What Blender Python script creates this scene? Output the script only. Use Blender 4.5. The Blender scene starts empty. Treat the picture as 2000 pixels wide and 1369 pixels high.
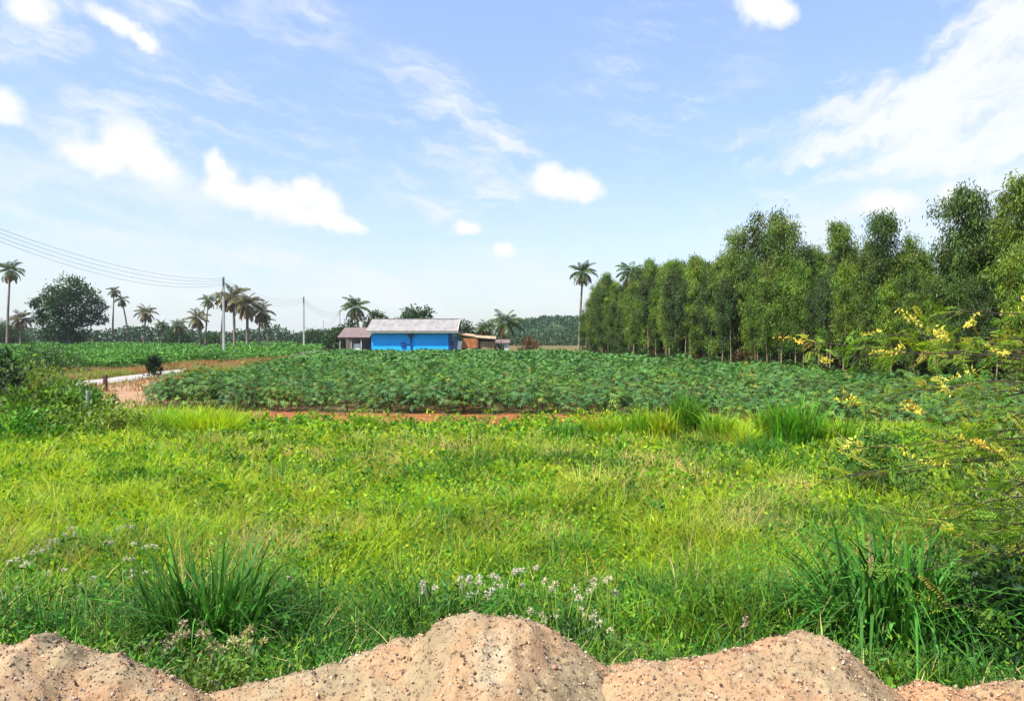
import bpy, math, random
import numpy as np
R = math.radians
rng = np.random.default_rng(7)
random.seed(7)
scene = bpy.context.scene
COL = scene.collection

# ------------------------------------------------------------------ camera
CAMH = 2.5
cd = bpy.data.cameras.new('camera'); cam = bpy.data.objects.new('camera', cd); COL.objects.link(cam)
cam.location = (0, 0, CAMH); cam.rotation_euler = (R(90 - 0.93), 0, 0)
cd.sensor_width = 36; cd.lens = 27; cd.clip_start = 0.1; cd.clip_end = 6000
scene.camera = cam
scene.view_settings.view_transform = 'Standard'; scene.view_settings.look = 'None'
scene.view_settings.gamma = 1; scene.view_settings.exposure = 0.95
scene.cycles.max_bounces = 6; scene.cycles.diffuse_bounces = 3; scene.cycles.transmission_bounces = 4
scene.cycles.transparent_max_bounces = 8; scene.cycles.glossy_bounces = 2
scene.cycles.caustics_reflective = False; scene.cycles.caustics_refractive = False

# ------------------------------------------------------------------ sun and sky
SUN_EL, SUN_ROT = R(57), R(-128)
sl = bpy.data.lights.new('sun', 'SUN'); sl.energy = 5.0; sl.angle = R(0.53); sl.color = (1, .955, .87)
so = bpy.data.objects.new('sun', sl); COL.objects.link(so)
so.rotation_euler = (R(90) - SUN_EL, 0, math.pi - SUN_ROT); so.location = (-20, -20, 40)

world = bpy.data.worlds.new("World"); scene.world = world; world.use_nodes = True
def build_sky():
    nt = world.node_tree; N = nt.nodes; L = nt.links
    bg = N['Background']; bg.inputs[1].default_value = 0.096
    def node(t, **k):
        n = N.new(t)
        for a, b in k.items(): setattr(n, a, b)
        return n
    def val(s, x):
        if hasattr(x, 'is_linked'): L.new(x, s)
        else: s.default_value = x
    def M(op, a, b=0.0, c=None, clamp=False):
        n = node('ShaderNodeMath', operation=op, use_clamp=clamp); val(n.inputs[0], a); val(n.inputs[1], b)
        if c is not None: val(n.inputs[2], c)
        return n.outputs[0]
    def V(op, a, b):
        n = node('ShaderNodeVectorMath', operation=op); val(n.inputs[0], a); val(n.inputs[1], b); return n.outputs[0]
    def ramp(x, a, b, c=0.0, d=1.0):
        n = node('ShaderNodeMapRange', interpolation_type='SMOOTHSTEP'); val(n.inputs[0], x)
        for i, q in enumerate((a, b, c, d)): n.inputs[i + 1].default_value = q
        return n.outputs[0]
    def ramp2(x, a, b, c, d):
        n = node('ShaderNodeMapRange'); val(n.inputs[0], x)
        for i, q in enumerate((a, b, c, d)): n.inputs[i + 1].default_value = q
        return n.outputs[0]
    def mix(f, a, b):
        n = node('ShaderNodeMix', data_type='RGBA'); val(n.inputs[0], f)
        for s, x in ((n.inputs[6], a), (n.inputs[7], b)):
            if hasattr(x, 'is_linked'): L.new(x, s)
            else: s.default_value = (*x, 1)
        return n.outputs[2]
    def noise(vec, scale, detail=6, rough=.55, lac=2.0):
        n = node('ShaderNodeTexNoise'); val(n.inputs['Vector'], vec); n.inputs['Scale'].default_value = scale
        n.inputs['Detail'].default_value = detail; n.inputs['Roughness'].default_value = rough; n.inputs['Lacunarity'].default_value = lac
        return n
    sky = node('ShaderNodeTexSky', sky_type='NISHITA'); sky.sun_disc = False
    sky.sun_elevation = SUN_EL; sky.sun_rotation = SUN_ROT
    sky.air_density = 1.0; sky.dust_density = .8; sky.ozone_density = 2.6; sky.altitude = 0
    d = node('ShaderNodeTexCoord').outputs['Generated']
    sp = node('ShaderNodeSeparateXYZ'); L.new(d, sp.inputs[0])
    az = M('ARCTAN2', sp.outputs[0], sp.outputs[1]); el = M('ARCSINE', sp.outputs[2])
    cb = node('ShaderNodeCombineXYZ'); L.new(az, cb.inputs[0]); L.new(el, cb.inputs[1]); uv = cb.outputs[0]
    # ragged edges: the cloud coordinates are pushed about by two sizes of noise
    w1 = noise(d, 9, 4, .6); w2 = noise(d, 34, 5, .6)
    def warp(amt1, amt2):
        a = V('MULTIPLY', V('SUBTRACT', w1.outputs['Color'], (.5, .5, .5)), (amt1, amt1, 0))
        b = V('MULTIPLY', V('SUBTRACT', w2.outputs['Color'], (.5, .5, .5)), (amt2, amt2, 0))
        return V('ADD', uv, V('ADD', a, b))
    def azel(px, py):
        a = math.atan((px - 1000) / 1500)
        return a, math.atan((660 - py) / math.hypot(1500, px - 1000))
    def blob(vec, px, py, rx, ry, ang=0.0):
        a, e = azel(px, py); k = math.cos(a)
        m = node('ShaderNodeMapping', vector_type='TEXTURE'); L.new(vec, m.inputs[0])
        m.inputs[1].default_value = (a, e, 0); m.inputs[2].default_value = (0, 0, R(ang))
        m.inputs[3].default_value = (rx / 1500 * k * k, ry / 1500 * k, 1)
        n = node('ShaderNodeVectorMath', operation='LENGTH'); L.new(m.outputs[0], n.inputs[0])
        return M('SUBTRACT', 1.0, n.outputs[1])
    def union(vec, blobs):
        o = None
        for b in blobs:
            x = blob(vec, *b)
            o = x if o is None else M('MAXIMUM', o, x)
        return o
    base = sky.outputs[0]
    hs = node('ShaderNodeHueSaturation'); L.new(base, hs.inputs['Color']); hs.inputs['Hue'].default_value = .507
    hs.inputs['Saturation'].default_value = .93; L.new(ramp2(el, .03, .42, .95, 1.52), hs.inputs['Value']); base = hs.outputs[0]
    W = (CLOUD * .97, CLOUD * .995, CLOUD)
    # thin veil that thickens to the horizon
    sv = V('MULTIPLY', uv, (3.2, 17, 1))
    nv = noise(sv, 1.0, 4, .62).outputs[0]
    band = ramp(el, .25, .02)
    veil = M('MULTIPLY', band, ramp(nv, .28, .78, .18, .88))
    base = mix(veil, base, (CLOUD * .86, CLOUD * .94, CLOUD * 1.0))
    # streaks of cirrus, stretched along the wind
    rot = node('ShaderNodeMapping', vector_type='POINT'); L.new(warp(.05, .02), rot.inputs[0]); rot.inputs[2].default_value = (0, 0, R(12))
    st = V('MULTIPLY', rot.outputs[0], (4.0, 15, 1))
    ns = noise(st, 1.3, 6, .64).outputs[0]
    cz = union(warp(.14, .03), [(40, 40, 190, 90), (250, 80, 150, 60, -20), (590, 45, 180, 60, -8), (170, 225, 330, 60, -6), (860, 215, 200, 62, -42),
               (970, 290, 130, 120, -20), (900, 390, 180, 60, 0), (330, 0, 150, 50), (120, 390, 500, 130), (620, 560, 800, 90), (1750, 440, 420, 120)])
    cir = M('MULTIPLY', ramp(cz, -.15, .8), ramp(ns, .37, .66))
    base = mix(M('MULTIPLY', cir, .80), base, (W[0] * .95, W[1] * .97, W[2]))
    thin = union(warp(.16, .03), [(420, 230, 620, 220, -10), (900, 300, 420, 170, -30), (1300, 170, 300, 220, 0), (1450, 420, 420, 90, 4)])
    base = mix(M('MULTIPLY', M('MULTIPLY', ramp(thin, 0, .8), ramp(noise(st, 2.6, 6, .7).outputs[0], .44, .74)), .42), base, W)
    # the wide bright sheet at the upper right
    rot2 = node('ShaderNodeMapping', vector_type='POINT'); L.new(warp(.07, .03), rot2.inputs[0]); rot2.inputs[2].default_value = (0, 0, R(-22))
    s2 = V('MULTIPLY', rot2.outputs[0], (7, 20, 1))
    n2 = noise(s2, 1.4, 6, .62).outputs[0]
    sheet = union(warp(.10, .03), [(1850, 190, 300, 130, 25), (1990, 60, 260, 120, 30), (1690, 250, 210, 62, 10), (1800, 295, 240, 55, -4), (1990, 250, 190, 120), (2180, 200, 330, 260)])
    dens = M('ADD', sheet, M('MULTIPLY', M('SUBTRACT', n2, .5), 3.1))
    base = mix(M('MULTIPLY', ramp(dens, -.30, .85), .96), base, W)
    # small cumulus
    cw = warp(.026, .019)
    cum = union(cw, [(255, 288, 66, 48, -12), (205, 302, 84, 36), (295, 318, 70, 42, -18), (320, 335, 40, 16),
        (425, 325, 28, 28), (435, 355, 32, 40, -30), (465, 385, 42, 36), (510, 390, 42, 36, -20), (555, 400, 48, 36), (597, 385, 38, 36), (628, 405, 40, 40), (600, 425, 68, 26), (650, 435, 56, 22, -16), (690, 450, 36, 12, -10),
        (1075, 350, 42, 32), (1115, 362, 62, 30, -8), (1150, 372, 36, 22),
        (1490, 8, 64, 40, -14), (1525, 30, 36, 24), (918, 448, 30, 16), (985, 493, 30, 14), (232, 52, 62, 20, -14), (280, 78, 42, 18, -20),
        (10, 205, 46, 36, -20), (1730, 395, 80, 28), (1860, 385, 46, 34), (60, 25, 60, 30)])
    lump = noise(d, 26, 5, .6).outputs[0]
    cdn = M('ADD', cum, M('MULTIPLY', M('SUBTRACT', lump, .5), 1.15))
    ca = ramp(cdn, -.26, .42)
    base = mix(ca, base, mix(ramp(cdn, .1, .9), (CLOUD * .93, CLOUD * .97, CLOUD * 1.0), (CLOUD * 1.04, CLOUD * 1.04, CLOUD * 1.02)))
    L.new(base, bg.inputs[0])
CLOUD = 5.5
build_sky()

# ------------------------------------------------------------------ tagging and mesh helpers
def link(o, parent=None):
    COL.objects.link(o)
    if parent is not None: o.parent = parent
    return o
def tag(o, label=None, cat=None, group=None, kind=None):
    if label: o['label'] = label
    if cat: o['category'] = cat
    if group: o['group'] = group
    if kind: o['kind'] = kind
    return o
def thing(name, label, cat, loc=(0, 0, 0), rz=0.0, group=None, scale=None):
    o = link(bpy.data.objects.new(name, None)); o.location = loc; o.rotation_euler = (0, 0, rz); o.empty_display_size = .2
    if scale is not None: o.scale = scale if hasattr(scale, '__len__') else (scale,) * 3
    return tag(o, label, cat, group)

class Geo:
    """gathers polygons (all of one corner count per chunk) with a tint per vertex"""
    def __init__(s): s.V = []; s.F = []; s.C = []; s.n = 0
    def add(s, v, f, c=(1, 1, 1)):
        v = np.asarray(v, float).reshape(-1, 3); f = np.asarray(f, int)
        c = np.asarray(c, float)
        if c.ndim == 1: c = np.tile(c, (len(v), 1))
        s.V.append(v); s.F.append(f + s.n); s.C.append(c); s.n += len(v); return s
    def add_geo(s, g, off=(0, 0, 0), sc=1.0, rz=0.0, tint=1.0):
        c, q = math.cos(rz), math.sin(rz); m = np.array([[c, q, 0], [-q, c, 0], [0, 0, 1]])
        v = np.concatenate(g.V) * sc @ m + np.asarray(off); n0 = s.n
        s.V.append(v); s.C.append(np.concatenate(g.C) * tint)
        for f in g.F: s.F.append(f + n0)
        s.n += len(v); return s
    def mesh(s, name, mat, smooth=False):
        me = bpy.data.meshes.new(name)
        V = np.concatenate(s.V); C = np.concatenate(s.C)
        loops = np.concatenate([f.ravel() for f in s.F]); tot = np.concatenate([np.full(len(f), f.shape[1]) for f in s.F])
        st = np.concatenate([[0], np.cumsum(tot)[:-1]])
        me.vertices.add(len(V)); me.vertices.foreach_set('co', V.ravel().astype(np.float32))
        me.loops.add(len(loops)); me.loops.foreach_set('vertex_index', loops.astype(np.int32))
        me.polygons.add(len(tot)); me.polygons.foreach_set('loop_start', st.astype(np.int32)); me.polygons.foreach_set('loop_total', tot.astype(np.int32))
        me.polygons.foreach_set('use_smooth', np.full(len(tot), smooth))
        a = me.color_attributes.new('tint', 'FLOAT_COLOR', 'POINT')
        a.data.foreach_set('color', np.hstack([C, np.ones((len(C), 1))]).ravel().astype(np.float32))
        me.update(calc_edges=True); me.validate()
        if mat: me.materials.append(mat)
        return me
    def obj(s, name, mat, parent=None, smooth=False, loc=None):
        o = link(bpy.data.objects.new(name, s.mesh(name, mat, smooth)), parent)
        if loc is not None: o.location = loc
        return o

def box(g, x0, x1, y0, y1, z0, z1, c=(1, 1, 1)):
    v = [(x, y, z) for z in (z0, z1) for y in (y0, y1) for x in (x0, x1)]
    g.add(v, [(0, 2, 3, 1), (4, 5, 7, 6), (0, 1, 5, 4), (2, 6, 7, 3), (0, 4, 6, 2), (1, 3, 7, 5)], c); return g
def hexa(g, v, c=(1, 1, 1)):                       # eight corners, in the order box() makes them
    g.add(v, [(0, 2, 3, 1), (4, 5, 7, 6), (0, 1, 5, 4), (2, 6, 7, 3), (0, 4, 6, 2), (1, 3, 7, 5)], c); return g
def tube(g, pts, rad, n=7, c=(1, 1, 1), cap=True):
    P = np.asarray(pts, float); k = len(P); rad = np.broadcast_to(np.asarray(rad, float), (k,))
    T = np.gradient(P, axis=0); T /= np.linalg.norm(T, axis=1)[:, None] + 1e-9
    ref = np.array([0., 0, 1]) if abs(T[:, 2]).mean() < .8 else np.array([1., 0, 0])
    A = np.cross(T, ref); A /= np.linalg.norm(A, axis=1)[:, None] + 1e-9; B = np.cross(T, A)
    a = np.linspace(0, 2 * math.pi, n, endpoint=False)
    V = (P[:, None] + rad[:, None, None] * (np.cos(a)[None, :, None] * A[:, None] + np.sin(a)[None, :, None] * B[:, None])).reshape(-1, 3)
    i, j = np.meshgrid(np.arange(k - 1), np.arange(n), indexing='ij'); j2 = (j + 1) % n
    F = np.stack([i * n + j, i * n + j2, (i + 1) * n + j2, (i + 1) * n + j], -1).reshape(-1, 4)
    g.add(V, F, c)
    if cap: g.add(V[-n:], [list(range(n))], c)
    return g
def unit(v): return v / (np.linalg.norm(v, axis=-1, keepdims=True) + 1e-9)
def leaves(g, P, D, ln, wd, col, side=None, fold=0.0):
    """one rhombic leaf per point: P base, D direction"""
    n = len(P); D = unit(D); ln = np.broadcast_to(ln, (n,))[:, None]; wd = np.broadcast_to(wd, (n,))[:, None]
    if side is None: side = rng.normal(size=(n, 3))
    S = side - (side * D).sum(1, keepdims=True) * D; S = unit(S); Nn = np.cross(D, S)
    V = np.stack([P, P + D * ln * .45 + S * wd / 2 + Nn * wd * fold, P + D * ln, P + D * ln * .45 - S * wd / 2 + Nn * wd * fold], 1).reshape(-1, 3)
    F = np.arange(4 * n).reshape(n, 4)
    col = np.asarray(col, float); col = np.tile(col, (n, 1)) if col.ndim == 1 else col
    g.add(V, F, np.repeat(col, 4, 0)); return g
def blades(g, P, az, lean, H, wd, col, seg=3, droop=0.3, pw=1.7):
    """curved ribbons of grass"""
    n = len(P); az, lean, H, wd = (np.broadcast_to(np.asarray(q, float), (n,)) for q in (az, lean, H, wd))
    droop = np.broadcast_to(np.asarray(droop, float), (n,))
    s = np.linspace(0, 1, seg + 1)[None, :]
    out = H[:, None] * lean[:, None] * (s ** pw); up = H[:, None] * (s - droop[:, None] * s ** 2.6)
    d = np.stack([np.cos(az), np.sin(az)], 1)
    tw = az + rng.normal(0, .5, n)
    sd = np.stack([-np.sin(tw), np.cos(tw)], 1)
    w = wd[:, None] * (1 - .93 * s ** 1.6) / 2
    ctr = np.concatenate([P[:, None, :2] + out[..., None] * d[:, None, :], (P[:, 2:3] + up)[..., None]], -1)
    off = np.concatenate([w[..., None] * sd[:, None, :], np.zeros((n, seg + 1, 1))], -1)
    V = np.stack([ctr - off, ctr + off], 2).reshape(-1, 3)
    k = 2 * (seg + 1); b = (np.arange(n) * k)[:, None] + (np.arange(seg) * 2)[None, :]
    F = np.stack([b, b + 1, b + 3, b + 2], -1).reshape(-1, 4)
    col = np.asarray(col, float); col = np.tile(col, (n, 1)) if col.ndim == 1 else col
    g.add(V, F, np.repeat(col, k, 0)); return g

def hash2(ix, iy, seed):
    h = (ix.astype(np.int64) * 374761393 + iy.astype(np.int64) * 668265263 + seed * 982451653) & 0x7fffffff
    h = ((h ^ (h >> 13)) * 1274126177) & 0x7fffffff
    return ((h ^ (h >> 16)) & 0xffff) / 65535.0
def vnoise(x, y, seed=0):
    x = np.asarray(x, float); y = np.asarray(y, float); ix = np.floor(x); iy = np.floor(y); fx = x - ix; fy = y - iy
    fx = fx * fx * (3 - 2 * fx); fy = fy * fy * (3 - 2 * fy)
    return (hash2(ix, iy, seed) * (1 - fx) + hash2(ix + 1, iy, seed) * fx) * (1 - fy) + (hash2(ix, iy + 1, seed) * (1 - fx) + hash2(ix + 1, iy + 1, seed) * fx) * fy
def fbm(x, y, sc, oct=4, seed=0):
    o = 0; a = .5; t = 0
    for k in range(oct):
        o = o + a * vnoise(np.asarray(x) / sc, np.asarray(y) / sc, seed + k * 17); t += a; a *= .5; sc *= .5
    return o / t

ROADZ = .60
def ground_z(x, y):
    y = np.asarray(y, float); t = np.clip((y - 3.75) / 1.75, 0, 1); t = t * t * (3 - 2 * t)
    return ROADZ * (1 - t)
def sx(px, Y): return (px - 1000) / 1500 * Y
def sz(py, Y): return CAMH - (py - 660) / 1500 * Y

# ------------------------------------------------------------------ materials
def material(name):
    m = bpy.data.materials.new(name); m.use_nodes = True; return m, m.node_tree.nodes, m.node_tree.links
def leaf_mat(name, col, trans=.35, rough=.5, spec=.25, var=.35, nscale=2.0, tcol=None):
    m, N, L = material(name); N.clear()
    out = N.new('ShaderNodeOutputMaterial'); at = N.new('ShaderNodeAttribute'); at.attribute_name = 'tint'
    no = N.new('ShaderNodeTexNoise'); no.inputs['Scale'].default_value = nscale; no.inputs['Detail'].default_value = 3
    geo = N.new('ShaderNodeNewGeometry'); L.new(geo.outputs['Position'], no.inputs['Vector'])
    mr = N.new('ShaderNodeMapRange'); L.new(no.outputs[0], mr.inputs[0]); mr.inputs[1].default_value = .3; mr.inputs[2].default_value = .7
    mr.inputs[3].default_value = 1 - var; mr.inputs[4].default_value = 1 + var
    mu = N.new('ShaderNodeVectorMath'); mu.operation = 'MULTIPLY'; L.new(at.outputs['Color'], mu.inputs[0]); mu.inputs[1].default_value = col
    ms = N.new('ShaderNodeVectorMath'); ms.operation = 'SCALE'; L.new(mu.outputs[0], ms.inputs[0]); L.new(mr.outputs[0], ms.inputs['Scale'])
    pb = N.new('ShaderNodeBsdfPrincipled'); L.new(ms.outputs[0], pb.inputs['Base Color']); pb.inputs['Roughness'].default_value = rough
    pb.inputs['Specular IOR Level'].default_value = spec
    tr = N.new('ShaderNodeBsdfTranslucent'); mt = N.new('ShaderNodeVectorMath'); mt.operation = 'MULTIPLY'
    L.new(ms.outputs[0], mt.inputs[0]); mt.inputs[1].default_value = tcol or (1.3, 1.25, .5); L.new(mt.outputs[0], tr.inputs[0])
    mx = N.new('ShaderNodeMixShader'); mx.inputs[0].default_value = trans; L.new(pb.outputs[0], mx.inputs[1]); L.new(tr.outputs[0], mx.inputs[2])
    L.new(mx.outputs[0], out.inputs[0]); return m
def plain(name, col, rough=.7, spec=.3, var=.15, nscale=3.0, stretch=(1, 1, 1), col2=None, bump=0.0, bscale=20.0, tint=False, metal=0.0):
    m, N, L = material(name); pb = N['Principled BSDF']; pb.inputs['Roughness'].default_value = rough; pb.inputs['Specular IOR Level'].default_value = spec
    pb.inputs['Metallic'].default_value = metal
    tc = N.new('ShaderNodeTexCoord'); mp = N.new('ShaderNodeMapping'); L.new(tc.outputs['Object'], mp.inputs[0]); mp.inputs[3].default_value = stretch
    no = N.new('ShaderNodeTexNoise'); L.new(mp.outputs[0], no.inputs['Vector']); no.inputs['Scale'].default_value = nscale; no.inputs['Detail'].default_value = 6
    no.inputs['Roughness'].default_value = .62
    r = N.new('ShaderNodeValToRGB'); L.new(no.outputs[0], r.inputs[0])
    a, b = r.color_ramp.elements; a.position = .32; b.position = .68
    c2 = col2 or tuple(min(1, c * (1 + var)) for c in col); c1 = col if col2 else tuple(c * (1 - var) for c in col)
    a.color = (*c1, 1); b.color = (*c2, 1)
    src = r.outputs[0]
    if tint:
        at = N.new('ShaderNodeAttribute'); at.attribute_name = 'tint'; mu = N.new('ShaderNodeVectorMath'); mu.operation = 'MULTIPLY'
        L.new(src, mu.inputs[0]); L.new(at.outputs['Color'], mu.inputs[1]); src = mu.outputs[0]
    L.new(src, pb.inputs['Base Color'])
    if bump:
        nb = N.new('ShaderNodeTexNoise'); L.new(tc.outputs['Object'], nb.inputs['Vector']); nb.inputs['Scale'].default_value = bscale; nb.inputs['Detail'].default_value = 5
        bp = N.new('ShaderNodeBump'); bp.inputs['Strength'].default_value = bump; bp.inputs['Distance'].default_value = .02
        L.new(nb.outputs[0], bp.inputs['Height']); L.new(bp.outputs[0], pb.inputs['Normal'])
    return m

# tints carry each plant's own leaf colour, so most leaf materials are neutral
LEAF = leaf_mat('leaf', (1, 1, 1))
GRASS = leaf_mat('grass_blade', (1, 1, 1), trans=.42, rough=.55, spec=.2, var=.22, nscale=.9)
CASS = leaf_mat('cassava_leaf', (1, 1, 1), trans=.25, rough=.55, spec=.22, var=.25, nscale=.35, tcol=(1.1, 1.2, .5))
PALM = leaf_mat('palm_frond', (1, 1, 1), trans=.2, rough=.45, spec=.4, var=.25)
EUCA = leaf_mat('eucalyptus_leaf', (.80, .84, .80), trans=.27, rough=.5, spec=.3, var=.3, nscale=.5)
BARK = plain('bark', (.20, .16, .12), rough=.9, var=.4, nscale=6, stretch=(1, 1, .2), bump=.4, tint=True)
DRY = leaf_mat('dry_straw', (1, 1, 1), trans=.25, rough=.8, spec=.1, var=.2, tcol=(1.1, 1, .8))
PETAL = leaf_mat('petal', (1, 1, 1), trans=.3, rough=.7, spec=.15, var=.15, tcol=(1.1, 1, .7))

# ------------------------------------------------------------------ ground
def ground_material():
    m, N, L = material('field_ground'); pb = N['Principled BSDF']; pb.inputs['Roughness'].default_value = .95; pb.inputs['Specular IOR Level'].default_value = .1
    geo = N.new('ShaderNodeNewGeometry'); P = geo.outputs['Position']; sp = N.new('ShaderNodeSeparateXYZ'); L.new(P, sp.inputs[0])
    def nz(s, d=5):
        n = N.new('ShaderNodeTexNoise'); L.new(P, n.inputs['Vector']); n.inputs['Scale'].default_value = s; n.inputs['Detail'].default_value = d; return n.outputs[0]
    def rmp(f, stops):
        r = N.new('ShaderNodeValToRGB'); L.new(f, r.inputs[0])
        while len(r.color_ramp.elements) < len(stops): r.color_ramp.elements.new(.5)
        for e, (p, c) in zip(r.color_ramp.elements, stops): e.position = p; e.color = (*c, 1)
        return r.outputs[0]
    def mix(f, a, b):
        x = N.new('ShaderNodeMix'); x.data_type = 'RGBA'
        if hasattr(f, 'is_linked'): L.new(f, x.inputs[0])
        else: x.inputs[0].default_value = f
        L.new(a, x.inputs[6]); L.new(b, x.inputs[7]); return x.outputs[2]
    meadow = rmp(nz(.7), [(.3, (.10, .13, .022)), (.5, (.20, .19, .05)), (.7, (.09, .13, .018))])
    field = rmp(nz(.3), [(.3, (.16, .10, .05)), (.7, (.09, .10, .03))])
    dirt = rmp(nz(7, 8), [(.3, (.24, .18, .11)), (.55, (.36, .29, .19)), (.75, (.32, .22, .14))])
    mr = N.new('ShaderNodeMapRange'); L.new(sp.outputs[1], mr.inputs[0]); mr.inputs[1].default_value = 21; mr.inputs[2].default_value = 26
    c = mix(mr.outputs[0], meadow, field)
    m2 = N.new('ShaderNodeMapRange'); L.new(sp.outputs[1], m2.inputs[0]); m2.inputs[1].default_value = 3.5; m2.inputs[2].default_value = 3.3
    c = mix(m2.outputs[0], c, dirt)
    L.new(c, pb.inputs['Base Color'])
    b = N.new('ShaderNodeBump'); b.inputs['Strength'].default_value = .5; b.inputs['Distance'].default_value = .03; L.new(nz(14, 6), b.inputs['Height']); L.new(b.outputs[0], pb.inputs['Normal'])
    return m
def build_ground():
    xs = np.unique(np.concatenate([np.linspace(-900, -60, 10), np.linspace(-60, 60, 61), np.linspace(60, 900, 10)]))
    ys = np.unique(np.concatenate([np.linspace(-300, -10, 6), np.linspace(-10, 3.5, 8), np.linspace(3.6, 6.0, 25), np.linspace(6.2, 60, 28), np.linspace(60, 1200, 20)]))
    X, Y = np.meshgrid(xs, ys); Z = ground_z(X, Y)
    nx, ny = len(xs), len(ys); i, j = np.meshgrid(np.arange(ny - 1), np.arange(nx - 1), indexing='ij')
    F = np.stack([i * nx + j, i * nx + j + 1, (i + 1) * nx + j + 1, (i + 1) * nx + j], -1).reshape(-1, 4)
    g = Geo().add(np.stack([X, Y, Z], -1), F)
    tag(g.obj('ground', ground_material(), smooth=True), kind='structure')
build_ground()
def ragged_strip(name, line, z, mat, edge=.35, n=80, seed=1):
    """a flat sheet along a centre line [(x, y, halfwidth)], with an uneven edge"""
    P = np.array(line, float); t = np.linspace(0, len(P) - 1, n); k = np.arange(len(P))
    x, y, w = (np.interp(t, k, P[:, q]) for q in range(3))
    dx, dy = np.gradient(x), np.gradient(y); l = np.hypot(dx, dy); nxv, nyv = -dy / l, dx / l
    rows = []
    for s in (-1, -.5, 0, .5, 1):
        ww = w * s * (1 + edge * (fbm(t * 3, np.full(n, s * 9.), 1, 3, seed) - .5) * 2)
        rows.append(np.stack([x + nxv * ww, y + nyv * ww, np.full(n, z)], 1))
    V = np.stack(rows, 1).reshape(-1, 3); i, j = np.meshgrid(np.arange(n - 1), np.arange(4), indexing='ij')
    F = np.stack([i * 5 + j, (i + 1) * 5 + j, (i + 1) * 5 + j + 1, i * 5 + j + 1], -1).reshape(-1, 4)
    F = F[:, ::-1]
    return tag(Geo().add(V, F).obj(name, mat), kind='structure')
RED = plain('red_soil', (.17, .058, .026), rough=.95, spec=.05, nscale=3, col2=(.30, .115, .05), bump=.8, bscale=9)
BARE = plain('bare_pink_soil', (.25, .14, .09), rough=.95, spec=.05, nscale=1.2, col2=(.34, .22, .13), bump=.5, bscale=6)
SAND = plain('white_sand', (.26, .245, .22), rough=.95, spec=.05, nscale=.8, col2=(.38, .36, .33), bump=.3, bscale=4)
ragged_strip('soil_strip', [(-11, 25.6, .5), (-8, 24.6, 1.5), (-4, 23.9, 1.7), (-1, 23.8, 1.6), (1.8, 23.8, 1.2), (5, 22.5, .3)], .004, RED, .5, 120, 3)
ragged_strip('bare_soil', [(-13.3, 25.5, .5), (-14.6, 29, 1.3), (-17.4, 35, 1.9), (-20.0, 41, 1.5), (-21.5, 46, .5)], .004, BARE, .4, 90, 5)
ragged_strip('dirt_road', [(-21.2, 26, 1.1), (-22.6, 36, 1.2), (-23.5, 44, 1.35), (-24.4, 53, 1.2), (-25.6, 64, 1.3), (-30.5, 95, 1.2), (-38, 150, 1.2)], .010, SAND, .3, 160, 8)

# ------------------------------------------------------------------ gravel heaps
GRAVEL = None
def gravel_material():
    m, N, L = material('gravel_soil'); pb = N['Principled BSDF']; pb.inputs['Roughness'].default_value = .95; pb.inputs['Specular IOR Level'].default_value = .12
    P = N.new('ShaderNodeNewGeometry').outputs['Position']
    def nz(s, d=6, r=.6):
        n = N.new('ShaderNodeTexNoise'); L.new(P, n.inputs['Vector']); n.inputs['Scale'].default_value = s; n.inputs['Detail'].default_value = d; n.inputs['Roughness'].default_value = r; return n.outputs[0]
    def rmp(f, stops):
        r = N.new('ShaderNodeValToRGB'); L.new(f, r.inputs[0])
        while len(r.color_ramp.elements) < len(stops): r.color_ramp.elements.new(.5)
        for e, (p, c) in zip(r.color_ramp.elements, stops): e.position = p; e.color = (*c, 1)
        return r.outputs[0]
    big = rmp(nz(2.3, 5), [(.30, (.25, .195, .12)), (.45, (.31, .25, .16)), (.56, (.34, .225, .135)), (.70, (.37, .31, .215))])
    fine = rmp(nz(34, 6, .75), [(.36, (.28, .24, .22)), (.46, (.92, .92, .92)), (.62, (1.05, 1.03, 1.0)), (.75, (1.25, 1.2, 1.15))])  # dark specks: dark stones, plus painted shade in the holes between clods
    mx = N.new('ShaderNodeMix'); mx.data_type = 'RGBA'; mx.blend_type = 'MULTIPLY'; mx.inputs[0].default_value = 1; L.new(big, mx.inputs[6]); L.new(fine, mx.inputs[7])
    at = N.new('ShaderNodeAttribute'); at.attribute_name = 'tint'
    m3 = N.new('ShaderNodeMix'); m3.data_type = 'RGBA'; m3.blend_type = 'MULTIPLY'; m3.inputs[0].default_value = 1; L.new(mx.outputs[2], m3.inputs[6]); L.new(at.outputs['Color'], m3.inputs[7])
    L.new(m3.outputs[2], pb.inputs['Base Color'])
    b = N.new('ShaderNodeBump'); b.inputs['Strength'].default_value = .9; b.inputs['Distance'].default_value = .012; L.new(nz(70, 6, .7), b.inputs['Height']); L.new(b.outputs[0], pb.inputs['Normal'])
    return m
GRAVEL = gravel_material()
STONE = plain('stone', (1, 1, 1), rough=.85, spec=.2, var=.25, nscale=40, tint=True)
ICO_V = None
def ico():
    t = (1 + 5 ** .5) / 2
    v = np.array([(-1, t, 0), (1, t, 0), (-1, -t, 0), (1, -t, 0), (0, -1, t), (0, 1, t), (0, -1, -t), (0, 1, -t), (t, 0, -1), (t, 0, 1), (-t, 0, -1), (-t, 0, 1)], float)
    f = np.array([(0, 11, 5), (0, 5, 1), (0, 1, 7), (0, 7, 10), (0, 10, 11), (1, 5, 9), (5, 11, 4), (11, 10, 2), (10, 7, 6), (7, 1, 8), (3, 9, 4), (3, 4, 2), (3, 2, 6), (3, 6, 8), (3, 8, 9), (4, 9, 5), (2, 4, 11), (6, 2, 10), (8, 6, 7), (9, 8, 1)])
    return v / np.linalg.norm(v[0]), f
ICO_V, ICO_F = ico()
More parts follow.
